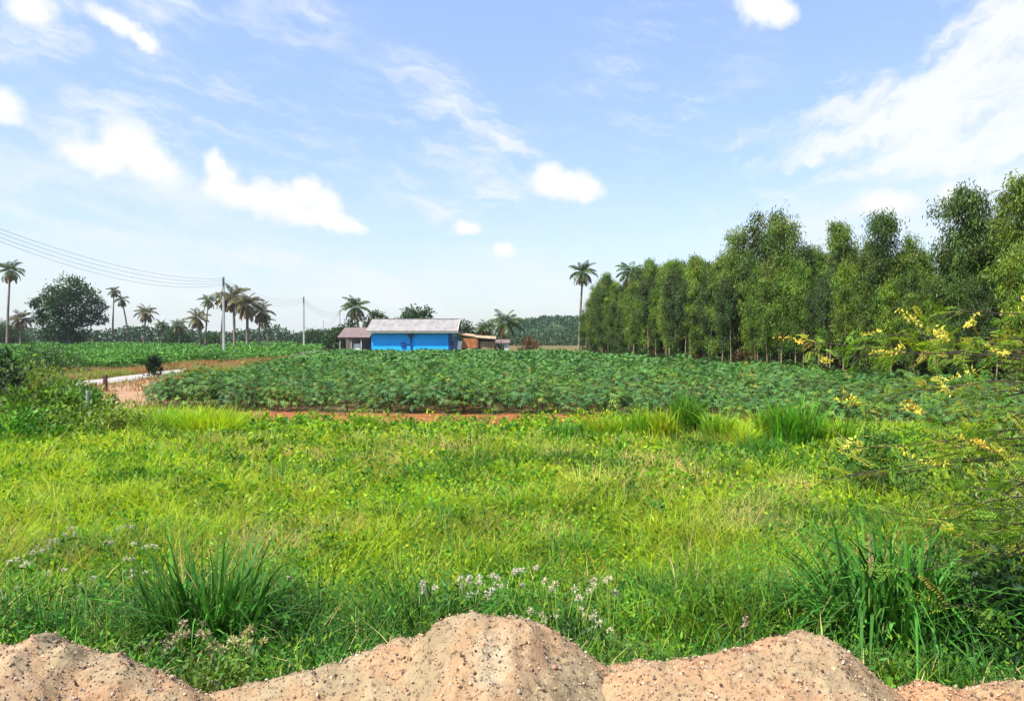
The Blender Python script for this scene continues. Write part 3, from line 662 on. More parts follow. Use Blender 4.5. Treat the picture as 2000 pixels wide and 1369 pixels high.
def open_shed():
    Y = 101.5; x0, x1 = sx(664, Y), sx(724, Y); ox = x0
    r = thing('open_shed', 'open-fronted shed with a faded pink sheet roof against the left side of the blue house', 'shed', (x0, Y, 0)); W = x1 - x0
    g = Geo(); slab(g, [(-.25, -.5, 2.62), (W - .05, -.5, 2.62), (W - .05, 4.2, 3.95), (-.25, 4.2, 3.95)], .07); g.obj('roof', PINKROOF, r)
    g = Geo(); box(g, -.2, W - .1, -.44, -.38, 2.36, 2.535); g.obj('eave_board', WOODD, r)
    for x in (.05, 1.55, 2.85):
        g = Geo(); box(g, x - .055, x + .055, -.3, -.19, 0, 2.52); g.obj('post', CREAM if x > 2 else CONC, r)
    g = Geo(); box(g, 0, W - .35, 3.6, 3.75, 0, 3.5); g.obj('back_wall', SHADEW, r)
    g = Geo(); box(g, .15, 2.72, -.27, -.16, .42, .74); g.obj('low_wall', CREAM, r)
    g = Geo(); box(g, 1.72, 2.72, .0, .5, .9, 1.0); box(g, 1.8, 2.6, .08, .4, 1.0, 1.75)
    for x in (1.76, 2.62): box(g, x, x + .06, .04, .46, 0, .9)
    t = g.obj('cabinet', WHITE); t.location = (ox, Y, 0); tag(t, 'white cupboard standing inside the pink-roofed open shed', 'cupboard')
    g = Geo(); s = np.linspace(0, 1, 8); tube(g, np.stack([0 * s, 0 * s, s * .85], 1), [.26, .27, .28, .28, .27, .27, .28, .25], 12); t = g.obj('water_jar', plain('blue_drum', (.03, .16, .14), rough=.5), None, True); t.location = (sx(718, 100.6), 100.6, 0)
    tag(t, 'dark green drum between the open shed and the blue wall', 'drum')
    g = Geo(); slab(g, [(0, 0, .95), (.5, -.1, .75), (.6, .3, .85), (.05, .4, 1.05)], .9); t = g.obj('white_sack', WHITE); t.location = (sx(664, 99), 99, 0); tag(t, 'small white sack in the crop below the pink-roofed open shed', 'sack')
open_shed()
def lean_to():
    Y = 101.8; x0, x1 = sx(884, Y), sx(968, Y); W = x1 - x0
    r = thing('lean_to', 'low lean-to with a rusty sagging sheet roof against the right side of the blue house', 'lean-to', (x0, Y, 0))
    g = Geo(); slab(g, [(.1, -.4, 3.15), (3.0, -.4, 2.68), (3.0, 3.4, 2.95), (.1, 3.4, 3.45)], .06); slab(g, [(2.9, -.45, 2.64), (W, -.45, 2.42), (W, 3.2, 2.72), (2.9, 3.2, 2.90)], .07); g.obj('roof', RUST, r)
    for x in (.75, 2.0, 3.4, 4.7, 5.6):
        g = Geo(); box(g, x - .05, x + .05, -.28, -.18, 0, 3.0 - .11 * x - .12); g.obj('post', WOODD, r)
    g = Geo(); box(g, .55, W - .2, 2.6, 2.72, 0, 2.35); g.obj('back_wall', SHADEW, r)
    g = Geo(); box(g, .12, .95, .10, .16, .4, 2.75); g.obj('side_panel', GREYBLUE, r)
    g = Geo(); box(g, 3.6, 5.5, .05, .12, .25, 2.05); g.obj('thatch_panel', THATCH, r)
    def cloth(name, label, X, w, z0, z1, mat, cat, lean=0.0):
        n = 10; xs = np.linspace(0, w, n); zs = np.linspace(z0, z1, 7); A, B = np.meshgrid(xs, zs); yy = .07 * np.sin(A * 9 + B) * (1.2 - (B - z0) / (z1 - z0)) - .34
        V = np.stack([A + lean * (z1 - B), yy, B], -1).reshape(-1, 3); i, j = np.meshgrid(np.arange(6), np.arange(n - 1), indexing='ij'); F = np.stack([i * n + j, i * n + j + 1, (i + 1) * n + j + 1, (i + 1) * n + j], -1).reshape(-1, 4)
        back = V + np.array([0, .02, 0]); g = Geo().add(V, F).add(back, F[:, ::-1]); o = g.obj(name, mat, None, True); o.location = (x0 + X, Y, 0); tag(o, label, cat)
    cloth('orange_tarp', 'orange cloth hanging under the rusty lean-to roof', 1.25, 2.1, 1.15, 2.45, ORANGE, 'cloth')
    cloth('white_sheet', 'white sheet hung beside the orange cloth of the lean-to', .75, .55, .1, 2.1, WHITE, 'sheet', -.12)
    cloth('sacking', 'pale sacking hanging below the orange cloth', 1.85, .75, .15, 1.1, CREAM, 'sacking')
    g = Geo(); box(g, .25, .72, -.35, .05, .0, .75); box(g, .2, .77, -.4, .1, .752, .82); t = g.obj('dark_crate', WOODD); t.location = (x0, Y, 0); tag(t, 'dark crate in the gap between the blue house and the white sheet', 'crate')
    g = Geo(); box(g, 2.5, 3.3, .3, 1.0, 0, .9); box(g, 2.45, 3.35, .25, 1.05, .902, .97); t = g.obj('brown_bench', plain('rust_brown', (.14, .04, .02), rough=.8)); t.location = (x0, Y, 0); tag(t, 'reddish brown chest under the lean-to behind the pale sacking', 'chest')
lean_to()
def pale_hut():
    Y = 108; x0, x1 = sx(969, Y), sx(994, Y); W = x1 - x0
    r = thing('small_hut', 'tiny pale hut with a pinkish roof beside the squat palm', 'hut', (x0, Y, 0))
    g = Geo(); box(g, 0, W, 0, 1.8, 0, 1.75); g.obj('wall', WHITE, r)
    g = Geo(); slab(g, [(-.15, -.3, 1.78), (W + .15, -.3, 1.86), (W + .15, 2.0, 2.35), (-.15, 2.0, 2.25)], .06); g.obj('roof', PINKROOF, r)
    g = Geo(); box(g, .5, 1.1, -.03, -.003, 0, 1.5); g.obj('door', WOODD, r)
pale_hut()
bush('dry_shrub', 'reddish brown dry bush at the edge of the crop right of the small hut', 'shrub', (sx(1032, 104), 104, 0), 81, 3.0, 2.2, tone=(.14, .075, .03), n=1000, leaf=.3)
bush('shrub', 'dark green shrub in front of the squat palm', 'shrub', (sx(960, 104), 104, 0), 82, 4.2, 1.6, tone=(.04, .08, .02), n=1100, leaf=.3)

# ------------------------------------------------------------------ the eucalyptus plantation on the right
def euca_geo(seed, H, rad, low=.12, top_r=.5, ns=330, tone=(.085, .13, .028), gap=.25):
    g = np.random.default_rng(seed); T = Geo(); C = Geo()
    t = np.linspace(0, 1, 10); wob = g.normal(0, .12, 2)
    P = np.stack([wob[0] * np.sin(t * 3) + .04 * np.sin(t * 11), wob[1] * np.sin(t * 2.4), t * H * .97], 1)
    tube(T, P, .085 * (1 - t) + .012, 6, (1.25, 1.12, .95))
    nb = 46
    hb = np.sort(g.uniform(low, .98, nb) ** .85); az = np.arange(nb) * 2.4 + g.uniform(-.5, .5, nb)
    for h, a in zip(hb, az):
        u = (h - low) / (1 - low)
        prof = (np.clip(u * 3.2, 0, 1) ** .7) * (1 - np.clip((u - .62) / .38, 0, 1) ** 2.2 * (1 - top_r)) * (1 - .6 * np.clip((u - .84) / .16, 0, 1))
        L = rad * prof * g.uniform(.45, 1.15) + .2; s = np.linspace(0, 1, 5)
        b0 = np.array([np.interp(h, t, P[:, 0]), np.interp(h, t, P[:, 1]), h * H * .97])
        up = g.uniform(.7, 1.9)
        B = b0 + np.stack([np.cos(a) * L * s, np.sin(a) * L * s, L * up * s - L * up * .35 * s ** 2], 1)
        tube(T, B, np.linspace(.025, .006, 5), 4, (1.3, 1.15, .9), cap=False)
        if g.uniform() < gap * (1 - u): continue
        m = int(1.75 * ns / nb * g.uniform(.8, 1.5)); q = g.uniform(.25, 1.08, m)
        cen = np.stack([np.interp(q, s, B[:, c]) for c in range(3)], 1) + g.normal(0, .20, (m, 3))
        tn = math.exp(g.normal(0, .20)) * np.exp(g.normal(0, .2, (m, 1))) * np.array([1 + g.normal(0, .12), 1, 1 + g.normal(0, .1)])
        k = 15; Q = np.repeat(cen, k, 0) + g.normal(0, .19, (m * k, 3)) * np.array([1, 1, 1.25])
        D = g.normal(0, .45, (m * k, 3)) + np.array([math.cos(a) * .2, math.sin(a) * .2, -.95])
        leaves(C, Q, D, .265 * g.uniform(.7, 1.35, m * k), .066, np.asarray(tone) * np.repeat(tn, k, 0) * g.uniform(.7, 1.35, (m * k, 1)))
    return T, C
EU = []
for i, (r_, lo, tr_, ns, tn, gp) in enumerate([(1.30, .13, .35, 400, (.125, .190, .018), .1), (1.1, .18, .3, 350, (.100, .172, .015), .2), (1.45, .12, .45, 450, (.062, .108, .016), .1),
        (1.25, .24, .5, 350, (.120, .175, .022), .3), (1.05, .15, .25, 320, (.145, .215, .014), .2), (1.5, .28, .65, 390, (.055, .092, .018), .3)]):
    T, C = euca_geo(100 + i, 12.0, r_, lo, tr_, ns, tn, gp); EU.append((T.mesh('eucalyptus_trunk', BARK, True), C.mesh('eucalyptus_crown', EUCA)))
def line_at(s): return np.array([9.0 + 10.3 * s, 91 - 61 * s])
SKYL = np.array([(1130, 600), (1150, 572), (1180, 545), (1215, 566), (1250, 535), (1268, 515), (1290, 530), (1315, 512), (1340, 525), (1360, 506), (1385, 520), (1415, 500), (1450, 492), (1480, 505), (1560, 500), (1590, 490), (1640, 492), (1700, 490), (1760, 500), (1830, 505), (1870, 480), (1930, 470), (2000, 440), (2200, 400)])
def euca(p, ptop, kind, label, group='eucalyptus trees of the plantation', w=1.0):
    T, C = EU[kind]; h = sz(ptop, p[1]); s = h / 12.0
    r = thing('eucalyptus_tree', label, 'eucalyptus tree', (p[0], p[1], 0), rng.uniform(0, 6.28), group, (.84 * w * s ** .85, .84 * w * s ** .85, s))
    link(bpy.data.objects.new('trunk', T), r); link(bpy.data.objects.new('crown', C), r)
def at_px(px, off):             # the spot on the row at this offset that shows at column px
    n = np.array([.985, .166])
    best = min(np.linspace(-.25, 1.3, 600), key=lambda s: abs(1000 + 1500 * (line_at(s) + n * off)[0] / (line_at(s) + n * off)[1] - px))
    return line_at(best) + n * off
named = [(1440, 450, 3, 1.0, 'slim greyish eucalyptus just left of the tallest broad-headed tree'), (1500, 408, 5, 1.35, 'tallest eucalyptus with a broad rounded head, near the middle of the plantation edge'),
    (1528, 428, 3, 1.1, 'eucalyptus crowding the right shoulder of the tallest broad-headed tree'), (1640, 441, 0, 1.0, 'pointed eucalyptus with a dark tip right of the tallest broad-headed tree'), (1730, 421, 2, 1.1, 'eucalyptus with a sharp top standing above its lime-green neighbours'),
    (1778, 452, 4, .85, 'small bright green eucalyptus top in the dip before the tall right-hand trees'), (1890, 372, 2, 1.15, 'tall eucalyptus forming the left one of a twin top near the right edge'), (1930, 382, 5, .95, 'tall eucalyptus forming the right one of a twin top near the right edge'),
    (1992, 356, 0, 1.2, 'highest eucalyptus, cut off by the right edge of the photo'), (1268, 505, 1, .8, 'small-headed eucalyptus poking up behind the left part of the plantation'), (1358, 497, 4, .85, 'thin eucalyptus tip above the left half of the plantation'),
    (1318, 506, 1, .9, 'rounded eucalyptus head between two thin tips in the left half of the plantation'), (1165, 560, 4, .9, 'first leafy eucalyptus beside the lone tall palm'), (1188, 532, 1, .9, 'second leafy eucalyptus right of the lone tall palm')]
for k, (px, pt, kd, w, lb) in enumerate(named): euca(at_px(px, .5 + 1.1 * (k % 2)), pt, kd, lb, w=w)
for row, (off, n) in enumerate([(0, 66), (1.3, 62), (2.7, 54), (4.5, 48), (7.0, 40)]):
    for s in np.linspace(-.02, 1.06, n):
        p = line_at(s + rng.normal(0, .006)) + np.array([.985, .166]) * (off + rng.normal(0, .22)); px = 1000 + 1500 * p[0] / p[1]
        if px > 2080: continue
        pt = np.interp(px, SKYL[:, 0], SKYL[:, 1]) + (rng.uniform(4, 62) if row == 0 else rng.uniform(-10, 42)) * 40 / p[1] * 1.3
        euca(p, pt, int(rng.integers(0, 6)), 'slender eucalyptus on the open edge of the plantation facing the cassava field' if row == 0 else 'eucalyptus standing inside the plantation behind the edge row', 'eucalyptus edge row' if row == 0 else 'eucalyptus inner rows', w=rng.uniform(.85, 1.1))
# undergrowth along the foot of the plantation
U = [bush_geo(200 + i, 2.6, 1.7, n=900, leaf=.26, tone=t, vary=.5) for i, t in enumerate([(.035, .075, .018), (.075, .12, .025), (.10, .07, .03)])]
UM = [(a.mesh('stems', BARK), b.mesh('foliage', LEAF)) for a, b in U]
for k, s in enumerate(np.linspace(-.03, 1.02, 52)):
    p = line_at(s) + np.array([.985, .166]) * rng.uniform(-.4, 1.2); kd = [0, 0, 1, 0, 0, 2, 0][k % 7]; sc = rng.uniform(.45, .85)
    r = thing('shrub', ('dark green shrub at the foot of the plantation edge', 'olive shrub at the foot of the plantation edge', 'brownish dry shrub at the foot of the plantation edge')[kd], 'shrub', (p[0], p[1], 0), rng.uniform(0, 6.28), ('dark shrubs under the plantation', 'olive shrubs under the plantation', 'dry shrubs under the plantation')[kd], sc)
    link(bpy.data.objects.new('stems', UM[kd][0]), r); link(bpy.data.objects.new('foliage', UM[kd][1]), r)
g = Geo(); n = 15000; s = rng.uniform(-.05, 1.1, n); o = rng.uniform(.8, 9, n); P = np.stack([9.0 + 10.3 * s + .985 * o, 91 - 61 * s + .166 * o, rng.uniform(0, 1.5, n) ** 1.2], 1)  # fill in a dark leaf colour, standing in for shade at the tree bases
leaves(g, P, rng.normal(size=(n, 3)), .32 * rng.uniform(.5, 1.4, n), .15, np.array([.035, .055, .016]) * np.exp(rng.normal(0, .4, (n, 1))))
tag(g.obj('undergrowth', LEAF), 'scrub and leaf litter under the eucalyptus rows, coloured dark for the shade there', 'undergrowth', kind='stuff')

# ------------------------------------------------------------------ cassava
def cassava_geo(seed, H=1.0, nl=34, lobes=5, tone=(.050, .115, .040), L=.17):
    g = np.random.default_rng(seed); S = Geo(); C = Geo()
    for b in range(int(g.integers(2, 4))):
        a = g.uniform(0, 6.28); q = g.uniform(.05, .22); s = np.linspace(0, 1, 5)
        tube(S, np.stack([q * s * math.cos(a), q * s * math.sin(a), s * H * .8], 1), np.linspace(.016, .008, 5), 5, (.8, .75, .5))
    u = np.sqrt(g.uniform(0.02, 1, nl)); az = np.arange(nl) * 2.4 + g.normal(0, .3, nl)
    z = H * (1.02 - .42 * u ** 2 - .42 * g.uniform(0, 1, nl) ** 1.3); r = .64 * u * g.uniform(.8, 1.15, nl)
    c = np.stack([np.cos(az) * r, np.sin(az) * r, z], 1); out = np.stack([np.cos(az), np.sin(az), np.zeros(nl)], 1)
    tilt = (.25 + .75 * u + g.normal(0, .2, nl))[:, None]
    N_ = unit(np.array([0, 0, 1.]) + out * tilt + g.normal(0, .25, (nl, 3))); A = unit(out - (out * N_).sum(1, keepdims=True) * N_); B = np.cross(N_, A)
    if lobes > 1:
        for k in range(0, nl, 2):
            tube(S, [np.array([c[k, 0] * .1, c[k, 1] * .1, z[k] - .12]), c[k]], [.005, .003], 3, (1.0, 1.0, .5), cap=False)
    col = np.asarray(tone) * np.array([1.06, 1.03, .82]) * np.exp(g.normal(0, .18, (nl, 1))) * (1 + .10 * g.normal(size=(nl, 3)))
    young = g.uniform(0, 1, nl) < .06; col[young] *= np.array([1.9, 1.5, .9]); old = g.uniform(0, 1, nl) < .03; col[old] = (.30, .24, .04)
    for k in range(lobes):
        th = (k - (lobes - 1) / 2) * R(52) if lobes > 1 else 0.0
        D = A * math.cos(th) + B * math.sin(th) - N_ * .22
        leaves(C, c, D, L * (1.0 - .12 * abs(k - (lobes - 1) / 2)) * g.uniform(.85, 1.2, nl), L * (.30 if lobes > 1 else 1.0), col, side=np.cross(N_, D), fold=-.05)
    return S, C
def cass_edge_right(Y): return np.minimum(9.0 + (91 - Y) * .169, 20) - 1.3
def cass_edge_left(Y): return np.interp(Y, [20, 24, 28, 50, 76, 95, 99.5, 100, 130], [-6.2, -9.0, -13.2, -16.6, -20.5, -24, -25, 1.0, 2])
def cass_front(X): return np.interp(X, [-14, -12, -8.5, -5, -2, 1, 4, 8, 16, 30], [27.5, 26.6, 25.9, 25.7, 25.4, 25.2, 23.5, 20.8, 18.8, 18])
pts = []
for Y in np.arange(17.5, 128, .80):
    off = rng.uniform(0, .8)
    for X in np.arange(-26, 33, .80):
        x, y = X + off + rng.normal(0, .14), Y + rng.normal(0, .16)
        if y < cass_front(x) or x < cass_edge_left(y) or x > cass_edge_right(y) + .4: continue
        if abs(1000 + 1500 * x / y - 1000) > 1060: continue
        pts.append((x, y))
pts = np.array(pts); pts = pts[np.argsort(np.hypot(pts[:, 0], pts[:, 1]))]
CP = []
for i, (t, H) in enumerate([((.060, .150, .040), 1.06), ((.050, .130, .040), .98), ((.075, .165, .034), 1.1), ((.055, .135, .048), .92), ((.085, .175, .030), 1.0)]):
    S, C = cassava_geo(300 + i, H, 96, 5, t, .145); CP.append((S, C, S.mesh('cassava_stem', BARK), C.mesh('cassava_leaves', CASS)))
for (x, y) in pts[:300]:
    k = int(rng.integers(0, 5)); sc = rng.uniform(.78, 1.14) * (.76 + .5 * float(fbm(x, y, 3, 2, 77)))
    r = thing('cassava_plant', 'leafy cassava plant in the front rows of the cassava field', 'cassava plant', (x, y, 0), rng.uniform(0, 6.28), 'cassava plants of the front rows', sc)
    link(bpy.data.objects.new('stem', CP[k][2]), r); link(bpy.data.objects.new('leaves', CP[k][3]), r)
MID = [cassava_geo(330 + i, H, 64, 3, t, .17) for i, (t, H) in enumerate([((.060, .150, .038), 1.04), ((.070, .165, .032), .96), ((.055, .140, .042), 1.08)])]
FAR = [cassava_geo(350 + i, H, 40, 1, t, .30) for i, (t, H) in enumerate([((.064, .155, .034), 1.0), ((.074, .170, .030), .94), ((.058, .145, .040), 1.06)])]
g = Geo()
for (x, y) in pts[300:]:
    P_ = (MID if y < 55 else FAR)[int(rng.integers(0, 3))]; sc = rng.uniform(.76, 1.14) * (.76 + .48 * float(fbm(x, y, 3.5, 2, 77))); rz = rng.uniform(0, 6.28)
    tn = rng.uniform(.85, 1.2) * (.8 + .4 * float(fbm(x, y, 9, 2, 31)))
    g.add_geo(P_[1], (x, y, 0), sc, rz, tn)
tag(g.obj('cassava_field', CASS), 'rest of the green cassava crop stretching back to the house and plantation', 'crop field', kind='stuff')

# the light green crop across the sandy road at the left
def crop_field():
    g = Geo(); r = np.random.default_rng(44); n = 9000
    Y = np.exp(r.uniform(math.log(57), math.log(250), n)); X = r.uniform(-.72, -.02, n) * Y
    road = np.interp(Y, [26, 36, 44, 53, 64, 95, 150], [-21.2, -22.6, -23.5, -24.4, -25.6, -30.5, -38])
    lim = np.where(Y < 75, road - 3.4 - 3 * fbm(Y, Y * 0, 4, 2, 4), -24 - (Y - 75) * .18)
    k = (X < lim) & ~((Y > 95) & (Y < 112) & (X > -27)); X, Y = X[k], Y[k]; n = len(X)
    m = 26; sz_ = .13 * (Y / 60) ** .75
    P = np.repeat(np.stack([X, Y, np.zeros(n)], 1), m, 0); N = n * m; q = np.repeat(sz_, m); w = np.repeat(.55 * (Y / 60) ** .6, m)
    P = P + np.stack([r.normal(0, 1, N) * w, r.normal(0, 1, N) * w, r.uniform(.12, 1, N) ** .6 * 1.0], 1)
    tn = np.repeat(np.exp(r.normal(0, .2, (n, 1))) * (.8 + .4 * fbm(X, Y, 14, 2, 3)[:, None]), m, 0) * r.uniform(.75, 1.3, (N, 1))
    D = r.normal(0, 1, (N, 3)) * np.array([1, 1, .35]); leaves(g, P, D, q * 2.4 * r.uniform(.7, 1.3, N), q * 1.1, np.array([.072, .185, .024]) * tn, side=r.normal(0, 1, (N, 3)) * np.array([1, 1, .25]))
    tag(g.obj('crop_field', CASS), 'lighter green crop field across the sandy road at the left', 'crop field', kind='stuff')
crop_field()

# ------------------------------------------------------------------ grasses
LIME, MID_G, DEEP, STRAW, TAN, OLIVE = (np.array(c) for c in ((.300, .410, .013), (.155, .310, .014), (.042, .140, .015), (.50, .44, .15), (.44, .31, .14), (.27, .315, .035)))
def meadow():
    g = Geo(); r = np.random.default_rng(12); nt = 20000
    Y = r.uniform(5.0, 24.5, nt) ** 1.0; half = .70 * Y + .8; X = r.uniform(-1, 1, nt) * half
    keepp = r.uniform(0, 1, nt) < np.clip(9.5 / Y, .40, 1); X, Y = X[keepp], Y[keepp]
    front = cass_front(X) - .3; ok = (Y < front) | (X < -11)
    strip = np.abs(Y - np.interp(X, [-10.5, -7.5, -4, -1, 1.6, 5], [25.6, 24.6, 23.7, 23.6, 23.7, 22.5])) < np.interp(X, [-10.5, -7.5, -4, -1, 1.6, 3, 4], [.6, 1.5, 1.8, 1.7, 1.1, .4, 0]) * (.7 + .6 * fbm(X, Y * 0, .8, 3, 99))
    bare = np.zeros(len(X), bool)
    ok &= ~bare & (~strip | (r.uniform(0, 1, len(X)) < .18))
    X, Y = X[ok], Y[ok]; n = len(X)
    a = fbm(X, Y, 2.0, 3, 21) + .10 * (fbm(X, Y, 7, 2, 22) - .5); b = fbm(X, Y, 1.0, 3, 41); c = fbm(X, Y, 2.6, 3, 61); dk = fbm(X, Y, .8, 2, 71)
    nearg = np.clip((8.6 - Y) / 2.2, 0, 1) * (fbm(X, Y, .9, 2, 55) > .40)
    left = np.clip((-X / Y - .35) / .25, 0, 1) * np.clip((Y - 8) / 4, 0, 1)
    kind = np.select([(a > .57) | (left > .2) & (b > .30), dk > .68, (b > .60), (c > .53) & (b > .42)], [0, 4, 3, 2], 1)
    kind = np.where(nearg > r.uniform(0, 1, n), np.where(r.uniform(0, 1, n) < .45, 4, 5), kind)
    base = np.array([LIME, (LIME + OLIVE) / 2, OLIVE * .6 + STRAW * .4, STRAW * .75 + TAN * .25, DEEP, MID_G])[kind]
    hgt = np.array([.30, .26, .26, .30, .36, .36])[kind] * r.uniform(.65, 1.35, n) * (.35 + 1.3 * fbm(X, Y, .9, 2, 91)) * np.where((X > -9) & (X < 3.5), np.clip((22.6 - Y) / 6, .18, 1), 1)
    m = 17; N = n * m; w = np.repeat(np.clip(.0100 * (Y / 7), .009, .030), m)
    P = np.repeat(np.stack([X, Y, ground_z(X, Y)], 1), m, 0); sp = np.repeat(.05 + .012 * Y, m)[:, None]; da = r.uniform(0, 6.28, N); dr = np.sqrt(r.uniform(0, 1, N))
    P[:, 0] += np.cos(da) * dr * sp[:, 0]; P[:, 1] += np.sin(da) * dr * sp[:, 0]
    H = np.repeat(hgt, m) * r.uniform(.5, 1.2, N); lean = np.abs(r.normal(.75, .4, N))
    strawk = r.uniform(0, 1, N) < np.repeat(np.array([.12, .20, .34, .46, .06, .09])[kind], m)
    col = np.repeat(base, m, 0) * np.exp(r.normal(0, .22, (N, 1))) * (1 + .1 * r.normal(size=(N, 3)))
    col[strawk] = (STRAW * .8) * np.exp(r.normal(0, .2, (strawk.sum(), 1)))
    H = np.where(strawk, H * 1.3, H); lean = np.where(strawk, lean * .5, lean); w = np.where(strawk, w * .6, w)
    blades(g, P, da + r.normal(0, .6, N), lean, H, w, np.clip(col, .005, .8), 3, r.uniform(.05, .35, N))
    # rounder tufts that rise out of the sward
    nm = 420; Yt = 5.8 * (23.0 / 5.8) ** r.uniform(0, 1, nm); Xt = r.uniform(-1, 1, nm) * (.70 * Yt + .5); q = 110; Nt = nm * q
    pal = np.array([LIME * 1.0, MID_G * .9, DEEP * 1.3, OLIVE, LIME * .8 + STRAW * .2, DEEP * .9])[r.choice(6, nm, p=[.28, .22, .18, .12, .12, .08])]
    rad = r.uniform(.12, .38, nm); ht = r.uniform(.28, .62, nm) * np.where((Xt > -9) & (Xt < 3.5), np.clip((22.4 - Yt) / 6, .15, 1), 1); a_ = r.uniform(0, 6.28, Nt); rr = np.sqrt(r.uniform(0, 1, Nt)) * np.repeat(rad, q)
    P = np.repeat(np.stack([Xt, Yt, ground_z(Xt, Yt)], 1), q, 0) + np.stack([np.cos(a_) * rr, np.sin(a_) * rr, 0 * rr], 1)
    blades(g, P, a_ + r.normal(0, .7, Nt), np.abs(r.normal(.6, .3, Nt)), np.repeat(ht, q) * r.uniform(.5, 1.15, Nt), np.repeat(np.clip(.011 * Yt / 7, .010, .028), q), np.clip(np.repeat(pal, q, 0) * np.exp(r.normal(0, .2, (Nt, 1))), .005, .8), 4, r.uniform(.1, .45, Nt))
    # broad-leaved weeds among the blades
    k = r.choice(n, 8500); q = 12; P = np.repeat(np.stack([X[k], Y[k], ground_z(X[k], Y[k])], 1), q, 0) + r.normal(0, .10, (len(k) * q, 3)) * np.array([1, 1, 0]); P[:, 2] += r.uniform(.04, .30, len(P))
    cc = np.repeat(np.array([DEEP * 1.2, MID_G * .8, LIME, MID_G * 1.1])[r.integers(0, 4, len(k))], q, 0) * r.uniform(.7, 1.3, (len(P), 1)); sc = np.clip(np.repeat(Y[k], q) / 9, .8, 2.0)
    leaves(g, P, r.normal(0, 1, P.shape) + np.array([0, 0, .4]),   .062 * sc * r.uniform(.6, 1.4, len(P)), .034 * sc, cc, side=r.normal(0, 1, P.shape) * np.array([1, 1, .4]))
    nw = 330; Yw = 6.0 * (22.0 / 6.0) ** r.uniform(0, 1, nw); Xw = r.uniform(-1, 1, nw) * (.70 * Yw + .5); q = 90; Nw = nw * q
    rad = r.uniform(.14, .36, nw); hw = r.uniform(.22, .50, nw) * np.where((Xw > -9) & (Xw < 3.5), np.clip((22.4 - Yw) / 6, .15, 1), 1); dd = unit(r.normal(0, 1, (Nw, 3))); dd[:, 2] = np.abs(dd[:, 2])
    P = np.repeat(np.stack([Xw, Yw, ground_z(Xw, Yw) + .02], 1), q, 0) + dd * np.stack([np.repeat(rad, q), np.repeat(rad, q), np.repeat(hw, q)], 1) * r.uniform(.5, 1.05, (Nw, 1))
    cw = np.repeat(np.array([DEEP * 1.2, MID_G * .6, MID_G, LIME * .9, MID_G * .8])[r.integers(0, 5, nw)], q, 0) * np.exp(r.normal(0, .22, (Nw, 1))); sw = np.clip(np.repeat(Yw, q) / 9, .75, 1.9)
    leaves(g, P, dd + r.normal(0, .6, P.shape), .06 * sw * r.uniform(.6, 1.4, Nw), .032 * sw, np.clip(cw, .005, .8), side=r.normal(0, 1, P.shape) * np.array([1, 1, .4]))
    tag(g.obj('meadow_grass', GRASS), 'rough yellow-green meadow grass with straw-coloured stalks', 'grass', kind='stuff')
meadow()
CANE = leaf_mat('cane_grass', (1, 1, 1), trans=.20, rough=.55, spec=.16, var=.3, nscale=1.5)
def verge():
    """long rank grass on the slope and in the ditch right behind the heaps"""
    g = Geo(); r = np.random.default_rng(13); nt = 2700
    Y = r.uniform(3.45, 6.9, nt); X = r.uniform(-1, 1, nt) * (.70 * Y + .6); b = fbm(X, Y, .8, 3, 3)
    hmax = np.clip(.10 + (Y - 3.5) * .32, .10, .70) * np.where(Y > 6.1, .75, 1)
    H0 = hmax * r.uniform(.55, 1.15, nt) * (.6 + .8 * fbm(X, Y, 1.1, 2, 8)); m = 20; N = nt * m
    base = np.where((b > .60)[:, None], MID_G * .55, DEEP * .75); base = np.where(((b < .30) & (Y > 6.2))[:, None], LIME * .6, base)
    P = np.repeat(np.stack([X, Y, ground_z(X, Y)], 1), m, 0) + r.normal(0, .07, (N, 3)) * np.array([1, 1, 0]); P[:, 2] = ground_z(P[:, 0], P[:, 1]) - .01
    col = np.repeat(base, m, 0) * np.exp(r.normal(0, .25, (N, 1))) * (1 + .1 * r.normal(size=(N, 3)))
    dry = r.uniform(0, 1, N) < .07; col[dry] = STRAW * .8
    blades(g, P, r.uniform(0, 6.28, N), np.abs(r.normal(.5, .28, N)), np.repeat(H0, m) * r.uniform(.55, 1.15, N), r.uniform(.008, .020, N), np.clip(col, .005, .8), 4, r.uniform(.1, .45, N))
    k = 2600; Yk = r.uniform(3.5, 6.5, k); Xk = r.uniform(-1, 1, k) * (.70 * Yk + .5); q = 10; hz = np.clip(.06 + (Yk - 3.5) * .27, .06, .58)
    P = np.repeat(np.stack([Xk, Yk, ground_z(Xk, Yk)], 1), q, 0) + r.normal(0, .09, (k * q, 3)) * np.array([1, 1, 0]); P[:, 2] += r.uniform(.02, 1, len(P)) * np.repeat(hz, q)
    leaves(g, P, r.normal(0, 1, P.shape) + np.array([0, 0, .3]), np.repeat(.035 + .010 * (Yk - 3.5), q) * r.uniform(.6, 1.5, len(P)), .018, np.repeat(np.array([DEEP * .8, DEEP * 1.2, MID_G * .65])[r.integers(0, 3, k)], q, 0) * r.uniform(.7, 1.3, (len(P), 1)), side=r.normal(0, 1, P.shape) * np.array([1, 1, .4]))
    tag(g.obj('ditch_grass', CANE), 'rank dark green grass and weeds in the ditch behind the gravel heaps', 'grass', kind='stuff')
verge()
def road_x(Y): return np.interp(Y, [26, 36, 44, 53, 64, 95, 150], [-21.2, -22.6, -23.5, -24.4, -25.6, -30.5, -38])
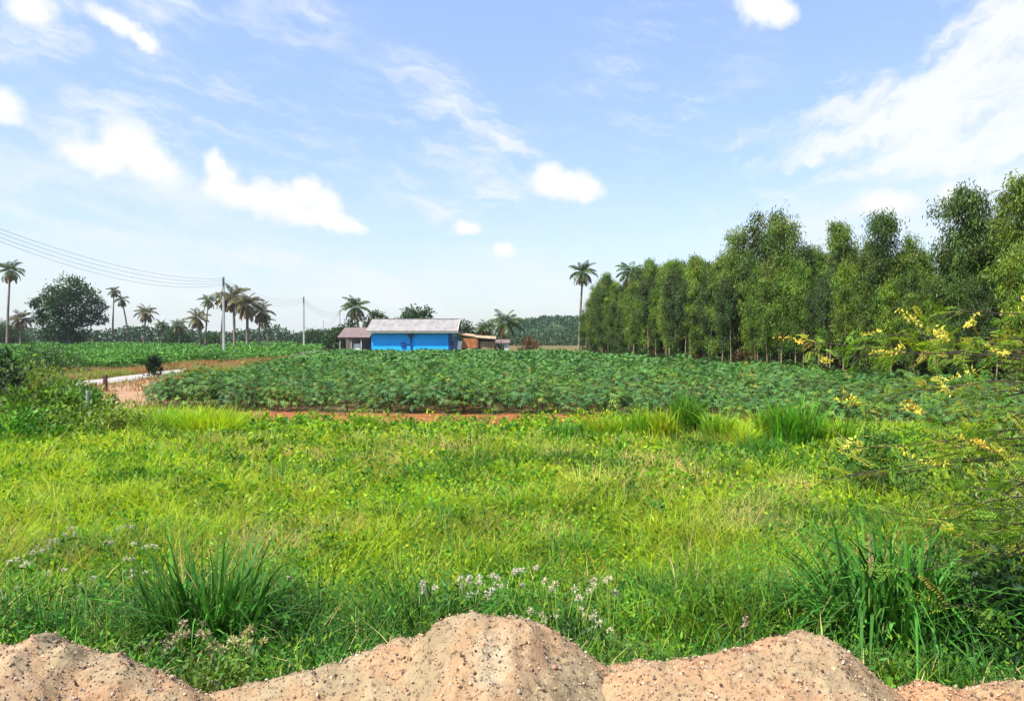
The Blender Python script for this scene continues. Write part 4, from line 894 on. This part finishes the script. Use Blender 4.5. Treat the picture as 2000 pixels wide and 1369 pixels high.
def dry_grass():
    g = Geo(); r = np.random.default_rng(15); n = 15000
    Y = r.uniform(26, 84, n); X = road_x(Y) + r.uniform(-9, 12, n); dx = X - road_x(Y)
    bare = np.abs(X - np.interp(Y, [25.5, 29, 35, 41, 46], [-13.3, -14.6, -17.4, -20, -21.5])) < np.interp(Y, [25, 29, 35, 41, 46, 47], [.4, 1.2, 1.8, 1.5, .4, 0])
    k = (X < cass_edge_left(Y) + .3) & (np.abs(dx) > 1.5) & ((dx < 0) | (Y > 27)) & (~bare | (r.uniform(0, 1, n) < .12)) & ~((dx < -5) & (Y < 44)) & ~((dx < -4) & (Y > 58)); X, Y, dx = X[k], Y[k], dx[k]; n = len(X); m = 9; N = n * m
    b = fbm(X, Y, 3, 3, 5)[:, None]; red = fbm(X, Y, 2.2, 2, 15)[:, None] > .58
    base = np.where(b > .52, TAN * .6, np.where(b > .46, STRAW * .35 + OLIVE * .3, MID_G * .5 + TAN * .3)); base = np.where(red & (b > .45), np.array([.36, .15, .07]), base)
    P = np.repeat(np.stack([X, Y, 0 * X], 1), m, 0) + r.normal(0, .22, (N, 3)) * np.array([1, 1, 0])
    hh = np.repeat(np.where((dx > 0) & (Y > 52), .75, np.where(dx > 0, .34, .5)), m)
    blades(g, P, r.uniform(0, 6.28, N), np.abs(r.normal(.35, .25, N)), hh * r.uniform(.35, 1.1, N), r.uniform(.02, .045, N), np.repeat(base, m, 0) * np.exp(r.normal(0, .25, (N, 1))), 2, .15)
    tag(g.obj('dry_grass', GRASS), 'dry orange-tan grass on the verges of the sandy road', 'grass', kind='stuff')
dry_grass()

def clump_geo(seed, n, H, spread, wd, tone, lean=.5, droop=(.15, .5), dry=.06, seg=6, pw=1.7):
    g = np.random.default_rng(seed); G = Geo(); a = g.uniform(0, 6.28, n); r = np.sqrt(g.uniform(0, 1, n)) * spread
    P = np.stack([np.cos(a) * r, np.sin(a) * r, np.zeros(n) - .02], 1); az = a + g.normal(0, .9, n); isdry = g.uniform(0, 1, n) < dry
    col = np.asarray(tone) * np.exp(g.normal(0, .25, (n, 1))) * (1 + .1 * g.normal(size=(n, 3))); col[isdry] = STRAW * .55
    blades(G, P, az, np.abs(g.normal(lean, .22, n)) * (.5 + .6 * r / spread), H * g.uniform(.55, 1.1, n), wd * g.uniform(.6, 1.3, n) * np.where(isdry, .45, 1), np.clip(col, .004, .8), seg, g.uniform(*droop, n), pw)
    return G
def clump(label, px, pbase, Y, *a, group=None, name='grass_clump', **k):
    X = sx(px, Y); o = clump_geo(*a, **k).obj(name, CANE if a[5][1] < .17 else GRASS, None); o.location = (X, Y, float(ground_z(X, Y))); tag(o, label, 'grass clump', group); return o
clump('big dark green clump of broad grass blades behind the dip between left and middle heaps', 400, 1330, 5.45, 401, 640, 1.36, .33, .030, DEEP * 1.05, lean=.26, droop=(.15, .75), pw=2.0)
clump('dark leafy grass clump at the left foot of the big dark green clump', 300, 1330, 5.1, 402, 560, .66, .42, .024, DEEP * .5, lean=.75)
clump('largest arching clump of long dark grass blades above the reddish heap at the right', 1745, 1330, 5.3, 403, 660, 2.0, .36, .032, DEEP * 1.1, lean=.26, droop=(.42, .92), dry=.035, pw=1.5)
clump('arching dark grass clump just right of the largest arching clump', 1840, 1330, 5.5, 404, 560, 1.8, .38, .028, DEEP * .65, lean=.3, droop=(.42, .9), dry=.03, pw=1.5)
clump('dense green clump behind the left shoulder of the middle heap', 835, 1250, 5.7, 405, 480, .84, .34, .026, DEEP * .75, lean=.5)
clump('green clump left of the middle heap halfway down its slope', 650, 1290, 5.5, 406, 420, .66, .38, .022, DEEP * 1.0, lean=.55)
clump('green clump behind the lower left end of the middle heap', 545, 1320, 5.4, 407, 400, .64, .36, .022, DEEP * .85, lean=.55)
clump('grass clump standing behind the left heap', 110, 1250, 5.6, 408, 400, .72, .4, .018, DEEP * 1.1, lean=.5)
clump('clump of upright grass in the dip between middle and reddish heaps', 1270, 1300, 5.7, 409, 300, .75, .28, .022, MID_G * .9, lean=.4)
clump('clump of pale-tipped curved blades behind the reddish heap', 1450, 1270, 5.6, 410, 360, 1.3, .46, .024, MID_G * .6, lean=.34, droop=(.35, .85), pw=1.6)
clump('grass clump behind the top of the reddish heap', 1590, 1260, 5.6, 411, 420, .78, .36, .024, DEEP * .8, lean=.6)
# tufts that stand out of the meadow
T_ = [(1340, 860, 700, 1.2, .30, np.array([.085, .24, .014]), 'tall upright grass tuft against the cassava, left one of the far right meadow'), (1552, 885, 900, 1.3, .48, np.array([.080, .235, .014]), 'tallest broad green grass tuft at the cassava edge at the right'), (1400, 875, 420, .95, .30, MID_G * 1.1, 'light green tuft between the two tallest green tufts'),
      (1255, 865, 360, .95, .28, MID_G * 1.1, 'tall lime tuft left of the tall upright tuft'), (1215, 862, 300, .8, .4, MID_G, 'lime tuft with wispy tips at the right end of the red soil'), (1450, 882, 320, .8, .28, LIME * .9, 'yellow-green tuft just left of the tallest broad green tuft'), (1480, 905, 300, .75, .35, DEEP * 1.3, 'small dark tuft below the yellow-green tuft'),
      (1105, 868, 260, .75, .35, DEEP * 1.4, 'small dark tuft at the right end of the red soil strip'), (715, 842, 260, .62, .34, MID_G * .8, 'bright green tuft alone on the red soil strip'), (1300, 872, 320, 1.0, .26, LIME * .9, 'lime tuft with tall tips in front of the tall upright tuft'), (1500, 878, 360, 1.1, .26, MID_G * .8, 'fresh green tuft touching the left side of the tallest broad green tuft'), (1180, 858, 300, .8, .45, LIME * .9, 'yellowish lime tuft at the crop edge just right of the soil strip'), (1640, 880, 420, .9, .5, MID_G, 'green tuft right of the tallest broad green tuft'), (1420, 940, 260, .55, .38, DEEP * 1.5, 'low green tuft in the right half of the meadow'),
      (565, 955, 420, .55, .42, DEEP * 1.25, 'dark green tuft in the left middle of the meadow'), (675, 960, 260, .42, .40, DEEP * 1.6, 'low dark tuft right of the dark tuft in the left middle of the meadow'), (945, 935, 300, .42, .45, DEEP * 1.6, 'low dark patch of grass in the centre of the meadow'), (1545, 935, 300, .5, .45, MID_G, 'rounded light tuft below the tallest broad green tuft'),
      (790, 990, 420, .42, .5, LIME * 1.1, 'vivid lime tuft in the centre-left of the meadow'), (1060, 1000, 420, .42, .5, LIME * 1.1, 'vivid lime tuft at the very centre of the meadow'), (470, 1060, 300, .40, .35, MID_G, 'green tuft left of centre above the big dark clump'), (1460, 1090, 400, .5, .4, LIME, 'lime tuft in the lower right of the meadow'), (370, 1075, 400, .48, .4, LIME, 'lime tuft directly above the big dark green clump'),
      (300, 900, 300, .5, .5, OLIVE * .9, 'olive tuft below the lime thicket at the left'), (1250, 960, 300, .45, .4, OLIVE * .8, 'olive-brown tuft in the right centre of the meadow')]
for i, (px, pb, n, H, spr, tn, lb) in enumerate(T_):
    Y = CAMH * 1500 / (pb - 660)
    clump(lb, px, pb, Y, 430 + i, int(n * (.55 if H > .85 else 1)), H * (1.15 if H > .85 else 1), spr, (.022 if H > .85 else .013) * max(1, Y / 9), tn, lean=.20 if H > .85 else .38, droop=(.1, .4), seg=5, pw=2.4 if H > .85 else 1.7, group='grass tufts standing out of the meadow')
# lime thicket and weeds at the left
for i, (px, pb, n, H, spr, tn, lb) in enumerate([(330, 850, 800, .95, .9, MID_G * 1.25, 'bright green thicket of grass left of the red soil strip'), (410, 852, 800, 1.0, .8, LIME * 1.05, 'lime green thicket of grass touching the left end of the red soil strip'), (255, 835, 500, .8, .8, LIME * .8 + TAN * .2, 'yellowish thicket of grass below the short red post'), (450, 845, 300, .8, .45, MID_G, 'small green tuft at the left end of the red soil strip')]):
    Y = CAMH * 1500 / (pb - 660); clump(lb, px, pb, Y, 470 + i, n, H, spr, .02, tn, lean=.45, droop=(.1, .4), seg=4, group='grass thickets at the left')

# ------------------------------------------------------------------ bushes at the left
for i, (px, pb, w, h, tn, lb, nm) in enumerate([
    (2, 800, 1.7, 1.75, (.022, .05, .018), 'very dark bush cut by the left edge of the photo', 'bush'), (70, 822, 2.6, .8, (.09, .17, .018), 'green bush right of the very dark bush at the left edge', 'bush'), (40, 872, 2.4, .7, (.06, .20, .018), 'bright green leafy bush low at the left edge of the meadow', 'bush'),
    (120, 862, 2.2, .62, (.11, .20, .02), 'olive green bush in the weeds at the left', 'bush'), (180, 850, 2.2, .62, (.13, .21, .02), 'yellowish green bush in the weeds at the left', 'bush'), (238, 856, 1.7, .5, (.14, .18, .03), 'thin bush with small pale flowers at the right end of the weeds', 'bush'),
    (115, 800, 2.8, .75, (.08, .16, .02), 'green bush below the left end of the sandy road', 'bush'), (50, 775, 3.6, 1.1, (.11, .18, .025), 'light green bush behind the very dark bush', 'bush'), (150, 812, 1.9, .7, (.06, .15, .02), 'dark green bush in front of the sandy road', 'bush'),
    (300, 738, .75, 1.25, (.02, .035, .012), 'small black-green bush standing alone on the sandy road', 'bush'), (95, 735, 4.0, 1.7, (.04, .085, .02), 'rounded dark bush at the front edge of the far crop', 'bush')]):
    Y = CAMH * 1500 / (pb - 660); bush(nm, lb, 'bush', (sx(px, Y), Y, 0), 500 + i, w, h, n=int(1300 * max(.6, w / 2.6)), leaf=.13 if Y < 22 else .2, tone=tn, group=None, vary=.5)
g = Geo(); box(g, -.07, .07, -.07, .07, 0, .72); hexa(g, [(-.07, -.07, .722), (.07, -.07, .722), (-.07, .07, .722), (.07, .07, .722), (-.03, -.03, .80), (.03, -.03, .80), (-.03, .03, .80), (.03, .03, .80)])
o = g.obj('marker_post', plain('red_brown_wood', (.10, .035, .035), rough=.8, var=.3)); o.location = (sx(205, 36), 36, 0); tag(o, 'short dark red post beside the sandy road', 'post')
g = Geo(); tube(g, [(0, 0, 0), (.02, 0, .5), (.03, .01, .85)], [.06, .055, .05], 8); o = g.obj('marker_post', CONC, None, True); o.location = (sx(168, 24), 24, 0); tag(o, 'pale grey stub post among the weeds at the left', 'post')

# ------------------------------------------------------------------ flowering weeds
def weed(label, px, py_top, Y, seed, group, nh=5, tone=(.66, .64, .50), h_size=.030, leafy=30, spread=.16, spike=0.0, stemc=(.12, .17, .03), leafc=DEEP * 1.3):
    g = np.random.default_rng(seed); X = sx(px, Y); z0 = float(ground_z(X, Y)); H = max(.22, sz(py_top, Y) - z0)
    r = thing('flowering_weed', label, 'weed', (X, Y, z0), 0, group); S = Geo(); heads = []
    for k in range(nh):
        F = Geo(); heads.append(F); a = g.uniform(0, 6.28); q = spread * g.uniform(.2, 1); top = np.array([q * math.cos(a), q * math.sin(a), H * g.uniform(.78, 1.0)]); s = np.linspace(0, 1, 5)[:, None]
        tube(S, s ** 1.5 * top * np.array([1, 1, 0]) + s * top * np.array([0, 0, 1]), np.linspace(.005, .002, 5), 4, np.asarray(stemc) * 3, cap=False)
        m = 54; d = unit(g.normal(0, 1, (m, 3)) + np.array([0, 0, .5])); leaves(F, top + np.array([0, 0, 1.]) * spike * g.uniform(-.5, .5, (m, 1)), d, h_size * g.uniform(.5, 1.3, m), h_size * .26, np.asarray(tone) * g.uniform(.75, 1.1, (m, 1)))
    if leafy:
        P = np.stack([g.normal(0, spread * .6, leafy), g.normal(0, spread * .6, leafy), g.uniform(.05, .8, leafy) * H], 1); L_ = Geo()
        leaves(L_, P, g.normal(0, 1, (leafy, 3)) + np.array([0, 0, .2]), .09 * g.uniform(.6, 1.4, leafy), .03, np.asarray(leafc) * g.uniform(.7, 1.3, (leafy, 1))); L_.obj('leaves', LEAF, r)
    S.obj('stem', DRY, r)
    for F in heads: F.obj('flower_head', PETAL, r)
for i, (px, py) in enumerate([(135, 1030), (240, 1022), (98, 1058), (45, 1090), (35, 1092), (100, 1112), (162, 1128), (270, 1060), (300, 1055), (260, 1108), (205, 1048), (20, 1150), (130, 1165), (62, 1070), (245, 1085)]):
    weed('slim weed with a white fluffy seed head in the grass at the left', px, py, 3.75e3 / (py + 75 - 660) * .98, 600 + i, 'white-headed weeds at the left', nh=3, spread=.10)
for i, (px, py) in enumerate([(915, 1118), (940, 1128), (965, 1122), (985, 1118), (1010, 1110), (925, 1150), (860, 1120)]):
    weed('weed with white tassels behind the peak of the middle heap', px, py, 5.9 + .1 * (i % 3), 620 + i, 'white-tasselled weeds behind the middle heap', nh=4, leafy=40)
for i, (px, py) in enumerate([(1090, 1130), (1125, 1140), (1045, 1175), (1150, 1190), (1180, 1205), (1075, 1195), (1185, 1235), (1195, 1120)]):
    weed('weed with pinkish fluffy heads in the dark hollow right of the middle heap', px, py, 5.2 + .12 * (i % 4), 640 + i, 'pinkish weeds right of the middle heap', nh=4, tone=(.62, .60, .38), leafy=45, h_size=.032)
weed('lone white-headed weed in the grass left of the middle heap', 570, 1122, 6.6, 660, None, nh=2, spread=.04)
weed('tall weed with one pinkish head at the left shoulder of the reddish heap', 1458, 1208, 5.0, 661, None, nh=1, tone=(.52, .36, .27), h_size=.03, spread=.03, spike=.07)
weed('weed with a pink-brown plume in the largest arching grass clump', 1702, 1070, 5.1, 662, None, nh=2, tone=(.50, .30, .20), h_size=.025, spread=.04, spike=.16, leafy=8)
weed('pale yellow dry weed in front of the big dark green clump', 432, 1255, 4.75, 663, None, nh=16, tone=(.50, .45, .22), h_size=.038, spread=.26, leafy=60, leafc=(.20, .21, .08))
weed('pale brown dry weed left of the pale yellow dry weed', 345, 1222, 4.9, 664, None, nh=11, tone=(.46, .40, .26), h_size=.034, spread=.2, leafy=40, leafc=(.12, .14, .05))
weed('greyish dry weed low at the left foot of the big dark green clump', 268, 1255, 4.9, 665, None, nh=7, tone=(.46, .41, .30), h_size=.03, spread=.15, leafy=30)

# ------------------------------------------------------------------ the feathery yellow-flowered shrub at the right
SHRUB = leaf_mat('feathery_leaf', (1, 1, 1), trans=.4, rough=.5, spec=.25, var=.2)
def pinnate(G, base, dirv, L, col, g, pairs=15, lw=.011, ll=.045):
    d = unit(np.asarray(dirv)); n = pairs; s = np.linspace(.12, 1, n); droop = .25 * L
    P = base + d * (s * L)[:, None] - np.array([0, 0, 1.]) * (droop * s ** 2)[:, None]
    up = unit(np.array([0, 0, 1.]) + g.normal(0, .4, 3)); sd = unit(np.cross(d, up))
    tg = d - np.array([0, 0, .35])
    for q in (-1, 1): leaves(G, P, sd * q * .85 + tg * .5 + g.normal(0, .12, (n, 3)), ll * np.sin(np.clip(s * 2.2 + .6, 0, 2.8)), lw, np.asarray(col) * g.uniform(.8, 1.2, (n, 1)), side=np.tile(d, (n, 1)))
def flower_shrub():
    g = np.random.default_rng(71); B = np.array([5.55, 6.9, 0.0])
    r = thing('flowering_shrub', 'feathery shrub with yellow flower sprays and thin dark branches reaching in from the right edge', 'shrub', B)
    St = Geo(); Lf = Geo()
    s = np.linspace(0, 1, 8)
    crownp = [B + np.array(v) for v in ((-.15, -.2, .9), (.0, .1, 1.5), (.15, .0, 2.1), (-.1, .2, 2.6))]
    tube(St, np.array([B, B + (0, 0, .5)] + crownp) - B, [.06, .055, .045, .038, .03, .02], 7)
    # tips as (px, py, distance, flower size)
    tips = [(1790, 625, 7.2, 1.2), (1850, 662, 6.8, 1.3), (1885, 640, 7.4, 1.0), (1745, 690, 7.0, .8), (1690, 655, 7.6, .3), (1565, 668, 7.8, 1.1), (1600, 702, 7.7, .45), (1835, 748, 6.4, 1.1), (1800, 805, 6.2, 1.15), (1680, 790, 6.9, 1.0), (1640, 882, 6.8, .5), (1925, 872, 5.9, 1.3), (1800, 905, 6.3, .7),
            (1960, 690, 6.6, 1.2), (1985, 615, 7.2, 1.0), (1940, 735, 6.9, 0), (1770, 905, 6.0, 0), (1700, 930, 6.4, 0), (1620, 940, 6.6, 0), (1560, 945, 6.9, 0), (1720, 1000, 6.0, 0), (1850, 985, 5.7, 0), (1780, 760, 7.2, 0), (1900, 800, 6.4, 0), (1960, 800, 6.0, 0), (1980, 900, 5.8, 0), (1910, 960, 5.5, 0), (1860, 700, 7.4, 0), (1980, 745, 7.1, 0), (1920, 690, 7.6, 0),
            (1800, 1060, 5.0, 0), (1860, 1090, 4.9, 0), (1790, 1120, 4.8, 0), (1840, 1190, 4.6, 0), (1900, 1050, 5.3, 0), (1950, 1010, 5.4, 0), (1870, 1150, 5.2, 0), (1940, 1090, 5.1, 0), (1760, 840, 6.6, 0), (1880, 860, 6.2, 0), (1730, 740, 7.3, 0), (1820, 690, 7.0, 0)]
    cl = 0
    for i, (px, py, Y, fs) in enumerate(tips):
        tip = np.array([sx(px, Y), Y, sz(py, Y)]); st = crownp[min(3, max(0, int((tip[2] - .4) / .75)))] if tip[2] > .9 else B + np.array([-.1, -.1, .5])
        sag = -.12 if fs < .25 and tip[2] < 2.2 else .22
        mid = (st + tip) / 2 + np.array([g.normal(0, .12), g.normal(0, .2), sag + g.normal(0, .1)]); q = np.linspace(0, 1, 12)[:, None]
        C = (1 - q) ** 2 * st + 2 * q * (1 - q) * mid + q * q * tip; C[1:-1] += g.normal(0, .012, (10, 3))
        tube(St, C - B, np.linspace(.013, .002, 12), 5, cap=False)
        L = np.linalg.norm(tip - st); nl = int(4 + L * 4.2)
        for u in g.uniform(.30, 1.0, nl):
            b = np.array([np.interp(u * 11, np.arange(12), C[:, c]) for c in range(3)]); tg = unit(C[min(11, int(u * 11) + 1)] - C[max(0, int(u * 11) - 1)])
            col = np.array([(.13, .24, .022), (.19, .28, .022), (.07, .16, .02), (.30, .30, .03), (.26, .19, .03)][g.choice(5, p=[.40, .25, .2, .10, .05])]) * g.uniform(.8, 1.25)
            a = g.uniform(-1, 1); side = unit(np.cross(tg, [0, 0, 1.])); dv = tg * .45 + side * (1 if a > 0 else -1) * .8 + np.array([0, 0, g.normal(.1, .35)])
            pinnate(Lf, b - B, dv, g.uniform(.20, .40), col, g)
            if u > .55 and g.uniform() < .5:    # a side twig
                e = b + unit(dv) * g.uniform(.12, .28); tube(St, np.array([b, e]) - B, [.004, .002], 3, cap=False)
                for _ in range(3): pinnate(Lf, e - B + g.normal(0, .03, 3), dv + g.normal(0, .5, 3), g.uniform(.09, .17), col * g.uniform(.85, 1.2), g, 10)
        if fs:
            hue = np.array([(.62, .54, .06), (.66, .58, .10), (.60, .42, .05)][i % 3 if py > 650 else 1])
            for _ in range(int(1.6 * fs) + 1):
                F = Geo(); dv = unit(g.normal(0, 1, 3) * np.array([1, 1, .5]) + np.array([-.3, -.1, .35])); Lr = g.uniform(.10, .30) * (.6 + .4 * fs); k = 30; ss = np.linspace(0, 1, k)[:, None]
                P = tip + dv * ss * Lr + g.normal(0, .007, (k, 3)); leaves(F, P - B, g.normal(0, 1, (k, 3)) + np.array([0, 0, .3]), .040 * g.uniform(.6, 1.3, k), .015, hue * np.exp(g.normal(0, .2, (k, 1))))
                F.obj('flower_spray', PETAL, r)
    St.obj('branches', plain('dark_twig', (.05, .038, .028), rough=.85, var=.3), r); Lf.obj('foliage', SHRUB, r)
flower_shrub()
bush('bush', 'dark leafy bush filling the right bottom corner', 'bush', (sx(2030, 5.0), 5.0, float(ground_z(0, 5.0))), 901, 1.0, .85, n=2600, leaf=.07, tone=(.022, .058, .015), vary=.5)
bush('bush', 'low dark bush between the right bottom corner and the arching grass clumps', 'bush', (sx(1925, 4.75), 4.75, float(ground_z(0, 4.75))), 902, .8, .36, n=1500, leaf=.055, tone=(.025, .07, .016), vary=.5)
bush('bush', 'green bushy weed standing in the meadow under the yellow-flowered branches', 'bush', (sx(1715, 11.5), 11.5, 0), 903, 1.5, .95, n=2200, leaf=.085, tone=(.06, .14, .02), vary=.5)
bush('bush', 'lighter bush beside the right edge below the main dark branch', 'bush', (sx(1950, 9.5), 9.5, 0), 904, 2.0, 1.2, n=2400, leaf=.08, tone=(.08, .15, .02), vary=.5)
bush('bush', 'leafy weed hanging over the right flank of the middle heap', 'bush', (sx(1110, 4.9), 4.9, float(ground_z(0, 4.9))), 905, .8, .42, n=1500, leaf=.05, tone=(.035, .085, .018), vary=.5)
bush('bush', 'low bright weed growing at the foot of the dip right of the middle heap', 'bush', (sx(1200, 4.1), 4.1, float(ground_z(0, 4.1))), 906, .36, .16, n=500, leaf=.04, tone=(.12, .19, .02), vary=.4)
bush('bush', 'low weed growing in the dip between left and middle heaps', 'bush', (sx(405, 3.95), 3.95, float(ground_z(0, 3.95))), 907, .5, .2, n=700, leaf=.04, tone=(.09, .15, .02), vary=.4)

# ------------------------------------------------------------------ air
def haze():
    g = Geo(); box(g, -1000, 1000, -400, 1300, -1.5, 40); m, N, L = material('haze_air'); N.clear()
    out = N.new('ShaderNodeOutputMaterial'); v = N.new('ShaderNodeVolumePrincipled'); v.inputs['Color'].default_value = (.86, .92, 1, 1); v.inputs['Density'].default_value = .00016; v.inputs['Anisotropy'].default_value = .3
    L.new(v.outputs[0], out.inputs['Volume']); tag(g.obj('haze', m), kind='stuff')
haze()
